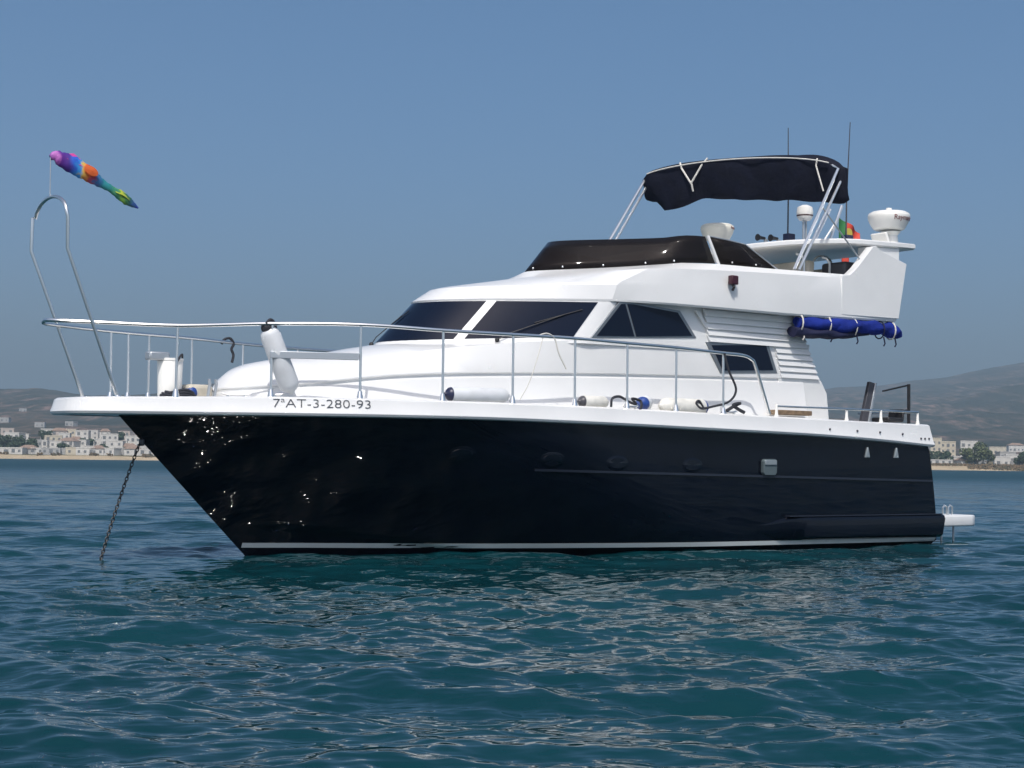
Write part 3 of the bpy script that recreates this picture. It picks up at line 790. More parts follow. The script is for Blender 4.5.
# ------------------------------------------------------------------ bimini folded on its hoop
HOOP_N0, HOOP_N1 = Vector(L(8.10, 1.62, 4.08)), Vector(L(9.00, 1.66, 5.66))
HOOP_F0, HOOP_F1 = Vector(L(6.78, -1.55, 4.05)), Vector(L(8.10, -1.66, 5.80))
def arch_pt(q, dz=0):         # q 0 far .. 1 near along the top bar
    p = HOOP_F1.lerp(HOOP_N1, q); up = .34 * (4 * q * (1 - q)) ** .6
    return p + Vector((.02 * math.sin(q * 3.1), 0, up * .62 + dz))
frm = MB()
frm.tube([HOOP_N0, HOOP_N1] + [arch_pt(q) for q in np.linspace(.97, .03, 18)] + [HOOP_F1, HOOP_F0], .024, 8)
off = Vector((.10, -.0, -.05))
frame_o = frm.build('bimini_frame', M['steel'], yacht)
MB().tube([HOOP_N0 + Vector((.10, 0, .0)), HOOP_N1 + Vector((.10, -.0, -.12))], .022, 8).build('second_hoop_leg', M['steel'], frame_o)
MB().tube([HOOP_F0 + Vector((.13, 0, .0)), HOOP_F1 + Vector((.03, .0, -.12))], .022, 8).build('second_hoop_leg', M['steel'], frame_o)
MB().tube([HOOP_N0.lerp(HOOP_N1, .62), Vector(L(9.75, 1.66, 4.12))], .012, 6).build('frame_strut', M['alu'], frame_o)
MB().tube([HOOP_F0.lerp(HOOP_F1, .35), Vector(L(7.75, -1.55, 4.05))], .010, 6).build('frame_strut', M['alu'], frame_o)
def build_canvas():
    g = random.Random(3)
    rows = []; NQ = 46
    low = smooth_fn([-.02, .03, .07, .13, .24, .30, .42, .55, .68, .80, .90, .97, 1.03], [.32, .40, .58, .62, .54, .52, .57, .60, .61, .60, .59, .56, .46])
    for i in range(NQ + 1):
        q = -.02 + 1.05 * i / NQ
        p = arch_pt(min(max(q, 0), 1)) + (HOOP_N1 - HOOP_F1) * (q - min(max(q, 0), 1))
        ln = low(q) + .008 * math.sin(q * 40)
        th = .115 + .015 * math.sin(q * 17 + 1) + .006 * math.sin(q * 41)
        crown = .085 + .012 * math.sin(q * 9 + .5) + .03 * (q > .8) * math.sin((q - .8) * 16)
        end = min(1, (i + .3) / 2.5, (NQ - i + .3) / 2.5) ** .5
        th *= end; crown *= end; wob = .015 * math.sin(q * 23)
        row = []
        K = 20
        for k in range(K):
            a = 2 * math.pi * k / K
            c_, s_ = math.cos(a), math.sin(a)
            zz = crown * s_ if s_ > 0 else ln * s_ * (1 if abs(s_) < .6 else 1)
            xx = th * c_ * (1.15 - .45 * max(0, -s_)) + .03 * math.sin(q * 31 + k * .9) * max(0, -s_) + wob * max(0, -s_) + .06 * max(0, -s_)
            row.append(p + Vector((xx + .08, .07 * max(0, q - .5), zz)))
        rows.append(row)
    mb = MB().grid(rows, close_u=True); k = len(rows[0])
    mb.f.append(tuple(range(k))); mb.mi.append(0); mb.f.append(tuple(len(mb.v) - k + i for i in range(k))); mb.mi.append(0)
    return mb.build('bimini_canvas', M['canvas'], yacht, angle=60)
canv = build_canvas()
canv['label'] = 'folded dark navy bimini canvas hanging on its hoop'
def over(q, dz, fwd=.14): return arch_pt(q) + Vector((.09 - fwd, -.0, dz))
MB().tube([over(q, .03, .165) for q in np.linspace(.03, .97, 26)], .010, 6).build('canvas_piping', M['rope_w'], canv)
MB().tube([over(.19, .09, .08), over(.215, -.02, .15), over(.265, -.30, .13), over(.26, -.40, .08)], .016, 6).build('strap', M['rope_w'], canv)
MB().tube([over(.335, .10, .08), over(.32, -.02, .15), over(.265, -.27, .14)], .016, 6).build('strap', M['rope_w'], canv)
MB().tube([over(.90, .06, .10), over(.905, -.05, .15), over(.935, -.42, .12)], .012, 6).build('strap', M['rope_w'], canv)

# ------------------------------------------------------------------ bow rail
RAIL = [(-2.66, 0.0, 2.765), (-2.64, .09, 2.765), (-2.52, .24, 2.757), (-2.18, .43, 2.748), (-1.33, .77, 2.742), (-.28, 1.06, 2.81), (.71, 1.50, 2.83), (1.70, 1.78, 2.803), (2.69, 1.90, 2.800),
        (3.66, 1.95, 2.802), (4.54, 1.97, 2.785), (5.42, 1.97, 2.772), (6.33, 1.95, 2.745), (6.72, 1.93, 2.735), (6.90, 1.925, 2.69), (7.0, 1.92, 2.58), (7.29, 1.91, 1.93)]
near = [L(*p) for p in RAIL]; far = [(x, -y, min(z, 2.745)) for x, y, z in near]
rail = MB().tube(catmull(near, 6), .023, 8); rail.tube(catmull([near[0]] + far[1:], 6), .021, 8)
rail_o = rail.build('bow_rail', M['steel'], yacht)
ry = smooth_fn([p[0] for p in RAIL[:14]], [p[1] for p in RAIL[:14]]); rz_ = smooth_fn([p[0] for p in RAIL[:14]], [p[2] for p in RAIL[:14]])
def stanchion(s, sg, ds=0, foot=True):
    t = ry(s); zb = z_top(s) - .02; tb = min(t, edge(s + ds) - .06)
    mb = MB().tube([(s + ds, -tb * sg, zb), (s, -t * sg, min(rz_(s), 2.745 if sg < 0 else 9))], .0165, 8)
    mb.lathe([(.001, 0), (.045, 0), (.04, .03), (.024, .10), (.001, .10)], (s + ds, -tb * sg, zb + .005), 12)
    mb.build('stanchion', M['steel'], rail_o)
for s in (-1.36, -.28, .69, 1.70, 2.69, 3.66, 4.54, 5.42, 6.33): stanchion(s, 1)
for s in (-1.52, -1.25, -.93, -.24, .74, 1.75, 2.7, 3.66, 4.54, 5.42, 6.33): stanchion(s, -1)
# flat board lashed between two stanchions
a, b = Vector(L(-.30, 1.06, 2.43)), Vector(L(.67, 1.49, 2.455)); d = (b - a)
mb = MB().box((a + b) / 2, (d.length, .03, .085), math.atan2(d.y, d.x)); mb.build('rail_board', M['alu'], rail_o, bevel=.006)
# tall loop over the bow roller
loop = [(-1.92, .40, 1.89), (-2.59, .44, 3.57), (-2.60, .45, 3.93)] + [(-2.62, .46 * math.cos(a), 3.95 + .25 * math.sin(a)) for a in np.linspace(.2, math.pi - .2, 14)] + [(-2.65, -.46, 4.0), (-2.66, -.45, 3.61), (-1.99, -.40, 1.89)]
pts = [Vector(L(*p)) for p in loop]
lp = MB().tube(pts, .022, 10)
lp.lathe([(.001, 0), (.05, 0), (.045, .03), (.001, .05)], L(-1.92, .40, 1.885), 12); lp.lathe([(.001, 0), (.05, 0), (.045, .03), (.001, .05)], L(-1.99, -.40, 1.885), 12)
lp.build('boarding_loop', M['steel'], yacht)
# foredeck cleat, windlass posts
def cleat(s, t, ln=.30, rz=0, m=None, z=None):
    z0 = (z_top(s) - .03) if z is None else z
    mb = MB(); h = ln / 2
    for q in (-.28, .28): mb.tube([(q * ln, 0, 0), (q * ln, 0, .055)], .018, 8)
    mb.tube([(-h, 0, .075), (-h * .6, 0, .06), (0, 0, .058), (h * .6, 0, .06), (h, 0, .075)], .016, 8, smooth_path=4)
    o = mb.build('cleat', m or M['steel'], yacht, loc=L(s, t, z0), rz=rz)
cleat(-.55, .70, .34, R(-25)); cleat(-.12, .95, .12, R(-25)); cleat(4.70, 1.86, .26, 0); cleat(6.55, 1.86, .26, 0)
for s, t in ((-.72, .30), (-.60, .24)):
    MB().tube([L(s, t, 1.9), L(s + .03, t, 2.10), L(s + .02, t, 2.16)], .02, 8).build('windlass_lever', M['alu'], yacht)
soft_box('windlass', L(-.70, -.05, 2.0), (.34, .30, .20), M['beige'], yacht, 0, .05)

# ------------------------------------------------------------------ cockpit rails, gangway, stern
ck = MB()
ck.tube([L(7.45, 1.88, 2.045), L(9.0, 1.90, 2.045), L(10.62, 1.86, 2.045), L(10.68, 1.80, 2.045), L(10.70, .6, 2.045)], .015, 8)
ck.tube([L(7.45, -1.88, 2.045), L(9.0, -1.90, 2.045), L(10.62, -1.86, 2.045), L(10.68, -1.80, 2.045), L(10.70, -.6, 2.045)], .015, 8)
cko = ck.build('cockpit_rail', M['steel'], yacht)
for sg in (1, -1):
    for s in (7.46, 8.95, 9.72, 10.62):
        MB().lathe([(.001, 0), (.034, 0), (.022, .06), (.018, .19), (.001, .19)], L(s, 1.885 * sg if s < 10 else 1.85 * sg, z_top(s) - .01), 12).build('rail_post', M['dome'], cko)
MB().prism([(7.55, 1.93), (8.3, 1.93), (8.3, 2.0), (7.55, 2.0)], -1.66, -1.80).build('teak_step', M['teak'], yacht, bevel=.01)
gw = MB().prism([(9.98, 1.86), (10.14, 1.86), (10.30, 2.50), (10.18, 2.52)], -1.22, -1.28).build('folded_gangway', M['fgrey'], yacht, bevel=.008)
MB().prism([(10.12, 1.86), (10.165, 1.86), (10.335, 2.50), (10.295, 2.505)], -1.205, -1.295).build('gangway_edge', M['alu'], gw, bevel=.006)
dv = MB().tube([L(10.90, 1.45, 1.85), L(10.90, 1.45, 2.50)], .026, 8)
dv.tube([L(10.92, 1.45, 2.49), L(10.28, 1.45, 2.37)], .014, 8); dv.tube([L(10.92, 1.45, 2.10), L(10.55, 1.45, 2.05)], .014, 8)
dv.build('davit', M['black'], yacht)
ch = MB().box(L(10.45, 1.4, 1.93), (.36, .34, .07)); ch.box(L(10.66, 1.4, 2.0), (.04, .30, .20), 0, R(8)); ch.build('cockpit_seat', M['black'], yacht, bevel=.02)
soft_box('cockpit_bench', L(10.0, -.3, 1.75), (.6, 2.2, .4), M['beige'], yacht)
# swim platform with its ladder
sw = MB()
prow = [(10.98, 1.66), (12.2, 1.66), (12.32, 1.63), (12.38, 1.56), (12.42, 1.2), (12.44, 0)]
prow = prow + [(s, -t) for s, t in prow[::-1][1:]]
rows = []
for dz, ins in ((0.0, .012), (.012, .003), (.025, 0), (.15, .0), (.165, .003), (.175, .012)):
    rows.append([(11.6 + (s - 11.6) * (1 - ins), -t * (1 - ins), .27 + dz - .04 * (s - 11) * 0) for s, t in prow])
sw.grid(rows, close_u=True); k = len(prow)
sw.f.append(tuple(range(k))); sw.mi.append(0); sw.f.append(tuple(len(sw.v) - k + i for i in range(k))); sw.mi.append(0)
swo = sw.build('swim_platform', M['gel'], yacht, angle=40)
ld_ = MB()
for ds in (0, .30): ld_.tube([L(11.62 + ds, 1.52, .30), L(11.64 + ds, 1.50, -.25)], .016, 8)
for z in (.02, -.16): ld_.tube([L(11.62, 1.515, z), L(11.93, 1.515, z)], .014, 8)
ld_.build('boarding_ladder', M['alu'], swo)
for ds in (0, .14):
    MB().tube([L(11.78 + ds, 1.42, .43), L(11.78 + ds, 1.42, .56), L(11.82 + ds, 1.42, .60), L(11.88 + ds, 1.42, .58), L(11.88 + ds, 1.42, .43)], .013, 8).build('ladder_handle', M['steel'], swo)

# ================================================================== LOOSE THINGS ABOARD
def wp(s, t, z): return Vector(at_boat(L(s, t, z)))
def fender_shape(a, b, r, m_body, m_end, label, group, ends=(1, 1), name='fender'):
    """cylinder fender from a to b (boat coordinates), rounded ends of another colour"""
    A, B = wp(*a), wp(*b); d = (B - A); ln = d.length
    root = empty(name, A, 0, label, 'fender', group)
    q = d.to_track_quat('Z', 'Y').to_matrix().to_4x4()
    e = r * .9
    body = MB().lathe([(.001, e * .5), (r * .93, e * .8), (r, e), (r, ln * .5), (r, ln - e), (r * .93, ln - e * .8), (.001, ln - e * .5)], n=24, M=q)
    body.build('body', m_body, root, angle=50)
    for k, on in enumerate(ends):
        me_ = m_end if on else m_body
        pr = [(r * .96, e * .86), (r * .9, e * .55), (r * .62, e * .18), (r * .32, .0), (r * .22, -r * .25), (.001, -r * .3)]
        if k: pr = [(x, ln - z) for x, z in pr]
        MB().lathe(pr, n=20, M=q).build('end_cap', me_, root, angle=50)
    return root
FG = 'fenders lying on the side deck'
fender_shape((1.82, 1.68, 2.03), (2.72, 1.77, 2.035), .092, M['fender'], M['fnavy'], 'long white fender with navy end lying on the side deck', FG, (1, 0))
fender_shape((3.86, 1.80, 2.0), (4.34, 1.80, 2.0), .082, M['fender_c'], M['fgrey'], 'short cream fender with dark grey ball end on side deck', FG, (1, 0))
fender_shape((4.92, 1.84, 2.0), (5.22, 1.60, 2.03), .10, M['fender'], M['fblue'], 'white fender showing its blue end before the cream one', FG, (1, 0))
fender_shape((5.30, 1.80, 1.99), (6.14, 1.82, 1.99), .11, M['fender_c'], M['fblue'], 'fat cream fender with blue end beneath the rail', FG, (0, 1))
bf = fender_shape((-.30, .98, 2.77), (.02, 1.03, 2.01), .125, M['fender'], M['fender'], 'upright grey white fender tied to the bow rail', 'fenders at the bow', (1, 1))
mb = MB(); 
pts = [wp(-.36, 1.05, 2.80) - bf.location, wp(-.27, 1.0, 2.86) - bf.location, wp(-.18, .95, 2.80) - bf.location, wp(-.10, .92, 2.55) - bf.location]
mb.tube(pts, .02, 8, smooth_path=4); mb.ball(tuple(wp(-.32, 1.0, 2.76) - bf.location), .07, 6); mb.build('lanyard', M['rope'], bf)
fender_shape((-.86, .10, 1.99), (-.60, -.16, 2.02), .085, M['fender_c'], M['fblue'], 'small fender with round blue end lying by the windlass', 'fenders at the bow', (1, 0))
# white bucket with lid band and dark strap
bk = empty('bucket', wp(-1.08, 0.02, 1.90), PSI, 'tall white bucket standing on the foredeck by the bow rail', 'bucket')
MB().lathe([(.001, 0), (.135, 0), (.14, .02), (.155, .46), (.15, .47), (.001, .47)], n=26).build('body', M['dome'], bk, angle=40)
MB().lathe([(.001, .0), (.16, .0), (.16, .03), (.001, .035)], (0, 0, .47), 26).build('lid', M['dome'], bk, angle=40)
MB().tube([(.0, -.16, .44), (.07, -.15, .54), (.15, -.02, .52), (.16, .03, .30), (.14, .0, .02)], .013, 6, smooth_path=5).build('strap', M['rope'], bk)
pk = MB().box((-.18, -.02, .52), (.26, .16, .10)).build('grey_pouch', M['alu'], bk, bevel=.02)
rp = MB()
for i in range(3): rp.tube([(.22 * math.cos(a) * (1 - .1 * i), .16 * math.sin(a), .03 + .03 * i + .02 * math.sin(a * 3)) for a in np.linspace(0, 6.28, 20)], .02, 6)
tag(rp.build('rope_coil', M['rope'], loc=wp(-1.0, .10, 1.91), rz=PSI), 'dark rope coiled round the foot of the white bucket', 'rope')

def rope_thing(name, pts, r, m, label, n=6):
    P = [wp(*p) for p in pts]; o = P[0].copy()
    mb = MB().tube([p - o for p in P], r, 6, smooth_path=n)
    return tag(mb.build(name, m, loc=o), label, 'rope')
rope_thing('mooring_rope', [(6.33, 1.97, 2.74), (6.40, 1.99, 2.5), (6.55, 1.98, 2.25), (6.45, 1.95, 2.08), (6.15, 1.93, 2.0), (5.95, 1.92, 1.97), (5.85, 1.92, 2.03), (5.90, 1.92, 2.07), (5.98, 1.92, 1.98)], .017, M['rope'], 'dark rope hanging from the after end of the bow rail')
rope_thing('mooring_rope', [(4.30, 1.93, 1.94), (4.32, 1.93, 2.05), (4.45, 1.93, 2.08), (4.60, 1.93, 2.02), (4.72, 1.95, 1.99), (4.65, 1.95, 2.06), (4.80, 1.95, 2.03), (4.74, 2.02, 1.93), (4.62, 2.05, 1.87)], .018, M['rope'], 'dark rope turned round the midship cleat')
rope_thing('mooring_rope', [(6.42, 1.93, 1.95), (6.55, 1.95, 2.02), (6.66, 1.95, 2.06), (6.52, 1.96, 2.03), (6.62, 1.97, 1.97), (6.7, 2.0, 1.93)], .024, M['rope'], 'black rope bunched on the cleat near the rail end')
rope_thing('thin_line', [(3.10, 1.93, 2.82), (3.2, 1.95, 2.84), (3.32, 1.95, 2.78), (3.38, 1.96, 2.6), (3.50, 1.97, 2.40)], .010, M['rope_w'], 'short pale line dangling from the rail by the windscreen')
rope_thing('thin_line', [(3.15, 1.93, 2.80), (3.05, 1.93, 2.5), (2.95, 1.90, 2.2), (2.85, 1.85, 1.99)], .007, M['rope_w'], 'long pale line running from the rail to the deck')
rope_thing('hook_strap', [(.36, -1.40, 2.72), (.40, -1.40, 2.78), (.49, -1.41, 2.80), (.55, -1.42, 2.73), (.52, -1.42, 2.66), (.55, -1.42, 2.58), (.53, -1.42, 2.48)], .018, M['rope'], 'black strap looped over the far bow rail')

# windsock shaped like a fish
ws = empty('fish_windsock', wp(-2.634, 0, 4.19), PSI, 'rainbow coloured fish windsock flying above the bow loop', 'windsock')
Z0 = 4.19; S0 = -2.634
ax = [(-2.64, 4.655), (-2.58, 4.68), (-2.50, 4.65), (-2.36, 4.60), (-2.20, 4.53), (-2.06, 4.455), (-1.98, 4.415), (-1.88, 4.37), (-1.78, 4.315), (-1.68, 4.26), (-1.60, 4.215), (-1.53, 4.18)]
hw = [.03, .065, .09, .105, .095, .068, .05, .042, .055, .06, .035, .008]
rows = []
axp = catmull([Vector((a - S0, 0, b - Z0)) for a, b in ax], 3); rad = np.interp(np.linspace(0, len(ax) - 1, len(axp)), range(len(ax)), hw)
for i, p in enumerate(axp):
    tg = (axp[min(i + 1, len(axp) - 1)] - axp[max(i - 1, 0)]).normalized(); up = Vector((0, 1, 0)).cross(tg); up = up if up.z > 0 else -up
    rows.append([p + Vector((0, 1, 0)) * rad[i] * .55 * math.cos(a) * (1 + .15 * math.sin(i * 1.7)) + up * rad[i] * math.sin(a) * (1 + .12 * math.sin(i * 2.3 + 3 * a)) for a in np.linspace(0, 2 * math.pi, 17)[:-1]])
mb = MB().grid(rows, close_u=True)
m = bpy.data.materials.new('rainbow_cloth'); m.use_nodes = True; t = m.node_tree; p = t.nodes['Principled BSDF']; p.inputs['Roughness'].default_value = .6
tc = t.nodes.new('ShaderNodeTexCoord'); sx = t.nodes.new('ShaderNodeSeparateXYZ'); nz = t.nodes.new('ShaderNodeTexNoise'); nz.inputs['Scale'].default_value = 9
ma = t.nodes.new('ShaderNodeMath'); ma.operation = 'MULTIPLY_ADD'; ma.inputs[1].default_value = .22
cr = t.nodes.new('ShaderNodeValToRGB'); cr.color_ramp.interpolation = 'LINEAR'
stops = [(0, (.16, .03, .26)), (.05, (.42, .12, .42)), (.10, (.10, .012, .22)), (.20, (.05, .02, .22)), (.26, (.02, .10, .50)), (.32, (.03, .25, .60)), (.36, (.60, .40, .08)), (.41, (.62, .10, .02)), (.47, (.35, .04, .10)), (.50, (.03, .12, .30)), (.60, (.02, .22, .25)), (.72, (.03, .20, .12)), (.80, (.18, .36, .03)), (.88, (.03, .14, .04)), (.96, (.02, .05, .28))]
e = cr.color_ramp.elements; e[0].position = 0; e[0].color = (*stops[0][1], 1); e[1].position = 1; e[1].color = (.02, .05, .28, 1)
for a_, c_ in stops[1:]: x = e.new(a_); x.color = (*c_, 1)
t.links.new(tc.outputs['Generated'], sx.inputs[0]); t.links.new(tc.outputs['Object'], nz.inputs['Vector'])
sb = t.nodes.new('ShaderNodeMath'); sb.operation = 'SUBTRACT'; sb.inputs[1].default_value = .5; t.links.new(nz.outputs['Fac'], sb.inputs[0])
t.links.new(sb.outputs[0], ma.inputs[0]); t.links.new(sx.outputs['X'], ma.inputs[2]); t.links.new(ma.outputs[0], cr.inputs[0]); t.links.new(cr.outputs[0], p.inputs['Base Color'])
M['rainbow'] = m
mb.build('body', M['rainbow'], ws, angle=60)
cl = lambda *c: mat('kite_cloth', c, .6)
MB().grid([[Vector((a - S0, y, b - Z0)) for a, b in row] for row, y in ((((-2.46, 4.72), (-2.36, 4.74), (-2.24, 4.66), (-2.16, 4.56)), .0), (((-2.46, 4.66), (-2.36, 4.62), (-2.24, 4.58), (-2.16, 4.52)), -.05))]).build('fin', cl(.55, .05, .28), ws)
MB().lathe([(.001, 0), (.055, .01), (.068, .03), (.001, .045)], n=14, M=Matrix.Translation((-2.17 - S0, -.05, 4.545 - Z0)) @ Matrix.Rotation(R(22), 4, 'Y') @ Matrix.Diagonal((1.35, 1, .8, 1)) @ Matrix.Rotation(R(90), 4, 'X')).build('side_patch', cl(.62, .11, .02), ws)
MB().grid([[Vector((a - S0, y, b - Z0)) for a, b in row] for row, y in ((((-1.84, 4.38), (-1.76, 4.38), (-1.70, 4.345), (-1.66, 4.28)), .0), (((-1.84, 4.33), (-1.76, 4.31), (-1.70, 4.28), (-1.66, 4.25)), -.045))]).build('tail_fin', cl(.36, .42, .04), ws)
MB().tube([(0, 0, 0), (-.004, 0, .48)], .006, 6).build('pole', M['alu'], ws)

# anchor chain: links alternate
A, B = Vector((-1.45, 0, 1.36)), Vector((-1.97, -.0, -.25))
mb = MB(); D = B - A; n_l = int(D.length / .040); d = D.normalized()
side = d.cross(Vector((0, 1, 0))).normalized(); other = d.cross(side)
for i in range(n_l):
    q = (i + .5) / n_l; c = A + D * q + Vector((-.05, 0, -.07)) * (4 * q * (1 - q)); s_ = side if i % 2 else other
    pts = [c + d * (.029 * math.cos(a)) + s_ * (.018 * math.sin(a)) for a in np.linspace(0, 2 * math.pi, 11)]
    mb.tube(pts, .007, 5, cap=False)
tag(mb.build('anchor_chain', M['chain'], loc=(-3.282, 21.142, 0), rz=PSI, fix=True), 'dark anchor chain running from the bow down into the water', 'chain')

# rolled side awning under the flybridge overhang
aw = empty('rolled_awning', wp(8.1, 1.66, 3.24), PSI, 'rolled royal blue awning tied beneath the flybridge overhang', 'awning')
def rolled(name, pts, rads, m, flat=1.0):
    P = catmull([Vector(p) for p in pts], 6); rr_ = np.interp(np.linspace(0, 1, len(P)), np.linspace(0, 1, len(rads)), rads)
    rows = []
    for i, p_ in enumerate(P):
        rows.append([p_ + Vector((0, math.cos(a) * rr_[i] * (1 + .15 * math.sin(3 * a + i * .9)), math.sin(a) * rr_[i] * flat * (1 + .12 * math.sin(2 * a + i * 1.3)))) for a in np.linspace(0, 2 * math.pi, 19)[:-1]])
    mb = MB().grid(rows, close_u=True); k = 18
    mb.f.append(tuple(range(k))); mb.mi.append(0); mb.f.append(tuple(len(mb.v) - k + i for i in range(k))); mb.mi.append(0)
    return mb.build(name, m, aw, angle=60)
rolled('roll', [(.02, 0, .055), (.6, -.02, .05), (1.2, -.02, .065), (1.75, -.01, .075), (2.1, 0, .055), (2.32, 0, .01)], [.085, .105, .10, .118, .095, .115, .085, .12, .10, .06], M['blue'])
rolled('lower_fold', [(-.06, .02, -.085), (.5, -.02, -.085), (1.0, -.02, -.075), (1.6, .0, -.03)], [.10, .095, .075, .02], M['navyblue'], .8)
for x in (.06, .66, 1.24, 1.86, 2.12):
    MB().tube([(x + .02 * math.cos(a) * 2, .01 + .135 * math.cos(a), .05 + .135 * math.sin(a)) for a in np.linspace(0, 6.283, 15)], .011, 5, cap=False).build('tie', M['rope_w'] if x != 1.86 else M['navyblue'], aw)
    MB().tube([(x + .03, -.05, -.06), (x + .05, -.06, -.16), (x + .04, -.04, -.20)], .012, 5).build('tie_end', M['rope_w'] if x < .1 else M['navyblue'], aw)

# ensign drooping from a short staff behind the hardtop
fg = empty('ensign_flag', wp(11.60, -.60, 4.86), PSI, 'green and red ensign with yellow badge drooping behind the hardtop', 'flag')
MB().tube([(-1.24, 0, -.86), (-.02, 0, .56)], .016, 8).build('staff', M['dome'], fg)
nu, nv = 22, 16; g_, rd_ = cl(.03, .16, .05), cl(.55, .055, .03)
rows = []
for j in range(nv + 1):
    q = j / nv; row = []
    for i in range(nu + 1):
        p_ = i / nu
        x = -.02 + p_ * (.56 - .08 * q); z = .56 - .40 * q - .22 * p_ ** 1.2 + .12 * p_ * q
        y = .05 * math.sin(p_ * 9 + q * 2) * p_ ** .4
        row.append((x, y, z))
    rows.append(row)
mb = MB().grid(rows)
mb.mi = [0 if (k % nu) < nu * .30 else 1 for k in range(len(mb.f))]
mb.build('cloth', [g_, rd_], fg, angle=80)
MB().lathe([(.001, 0), (.085, 0), (.085, .012), (.001, .012)], n=20, M=Matrix.Translation((.15, -.07, .30)) @ Matrix.Rotation(R(90), 4, 'X')).build('badge', cl(.55, .42, .08), fg)
lo = MB().grid([[(.06 + .22 * i / 8, .04 * math.sin(i), -.04 - .26 * j / 5 - .02 * math.sin(i * .8)) for i in range(9)] for j in range(6)]); lo.build('lower_corner', rd_, fg, angle=80)

# ================================================================== THE TOWN AND TREES ON THE SHORE
M['w_white'] = mat('lime_white_wall', (.55, .535, .50), .85, noise=.12, nscale=.4)
M['w_grey'] = mat('pale_grey_wall', (.36, .36, .35), .85, noise=.12, nscale=.4)
M['w_cream'] = mat('cream_wall', (.52, .47, .37), .85, noise=.12, nscale=.4)
M['w_pink'] = mat('pale_pink_wall', (.47, .41, .37), .85, noise=.12, nscale=.4)
M['r_tile'] = mat('terracotta_tiles', (.27, .19, .145), .85, noise=.3, nscale=1.2)
M['r_flat'] = mat('flat_roof_grey', (.40, .39, .37), .9)
M['win'] = mat('dark_window', (.16, .165, .17), .3)
ORD = ['first', 'second', 'third', 'fourth', 'fifth', 'sixth', 'seventh', 'eighth', 'ninth', 'tenth', 'eleventh', 'twelfth', 'thirteenth', 'fourteenth', 'fifteenth', 'sixteenth', 'seventeenth', 'eighteenth', 'nineteenth', 'twentieth']
_mesh_cache = {}
def cached(key, fn):
    if key not in _mesh_cache: _mesh_cache[key] = fn()
    return _mesh_cache[key]
def mesh_from(mb, name, m):
    o = mb.build(name, m, smooth=False); me_ = o.data; bpy.data.objects.remove(o); return me_
def house(p, y, w_, h_, d_, wall, roof, label, group=None, sink=1.0, cat='house', windows=None, rz=None, name='house', z=None):
    X = at_bearing(p, y); z0 = land(p, y) if z is None else z
    root = empty(name, (X, y, z0), random.uniform(-.35, .35) if rz is None else rz, label, cat, group)
    wk = ('wall', w_, h_, d_, wall)
    link('wall', cached(wk, lambda: mesh_from(MB().box((0, 0, (h_ - sink) / 2), (w_, d_, h_ + sink)), 'wall', M[wall])), None, root)
    if roof == 'flat':
        def mk():
            mb = MB()
            for sx_, sy_, lx, ly in ((0, -1, w_ + .1, .22), (0, 1, w_ + .1, .22), (-1, 0, .22, d_ + .1), (1, 0, .22, d_ + .1)):
                mb.box((sx_ * w_ / 2, sy_ * d_ / 2, h_ + .22), (lx, ly, .5))
            mb.box((0, 0, h_ + .06), (w_ - .3, d_ - .3, .1)); return mesh_from(mb, 'roof', M[wall])
    else:
        def mk():
            a, b, e_ = w_ / 2 + .4, d_ / 2 + .4, h_ + min(w_, d_) * .26
            vs = [(-a, -b, h_), (a, -b, h_), (a, b, h_), (-a, b, h_), (-a * .45, 0, e_), (a * .45, 0, e_)]
            mb = MB(); mb.add(vs, [(0, 1, 5, 4), (1, 2, 5), (2, 3, 4, 5), (3, 0, 4), (3, 2, 1, 0)]); return mesh_from(mb, 'roof', M['r_tile'])
    link('roof', cached(('roof', w_, h_, d_, roof, wall if roof == 'flat' else ''), mk), None, root)
    if windows is None:
        cols = max(2, int(w_ / 3)); rows_ = max(1, int(h_ / 2.9))
    else: cols, rows_ = windows
    wm = cached(('win',), lambda: mesh_from(MB().box((0, 0, 0), (1.15, .16, 1.15)), 'window', M['win']))
    for i in range(cols):
        for j in range(rows_):
            o = link('window', wm, None, root); o.location = ((i + .5) / cols * w_ - w_ / 2, -d_ / 2 - .06, 1.7 + j * (h_ - .4) / rows_)
            if (i * 7 + j * 3 + int(p)) % 3 == 0: o.scale = (1.4, 1, 1.5)
    return root
rows_def = [  # row name, depth, list of bearings
    ('beachfront', 846, [4, 17, 30, 40, 53, 63, 76, 88, 100, 112, 123, 134, 147, 160]),
    ('second', 890, [-4, 10, 36, 47, 58, 70, 82, 93, 107, 118, 130, 141, 155]),
    ('third', 945, [2, 16, 44, 54, 66, 77, 90, 101, 111, 124, 137, 150]),
    ('uphill', 1010, [8, 24, 48, 60, 72, 84, 96, 106, 117, 128, 142])]
for rn, y, bs in rows_def:
    for i, p in enumerate(bs):
        w_ = random.choice([6.0, 7.5, 9.0]); h_ = {'beachfront': random.choice([2.8, 3.2]), 'second': random.choice([3.2, 5.8])}.get(rn, random.choice([3.4, 5.8, 6.4]))
        wall = random.choices(['w_white', 'w_grey', 'w_cream', 'w_pink'], [6, 2.5, 1.6, 1.4])[0]
        roof = random.choices(['flat', 'tile'], [6, 1])[0]
        nm = {'w_white': 'white', 'w_grey': 'grey', 'w_cream': 'cream', 'w_pink': 'pinkish'}[wall]
        house(p, y + random.uniform(-8, 8), w_, h_, 7.0, wall, roof,
              f"{nm} {'flat roofed' if roof == 'flat' else 'tile roofed'} house, {ORD[i]} from the left in the {rn} row of the town", 'houses of the seaside town at left')
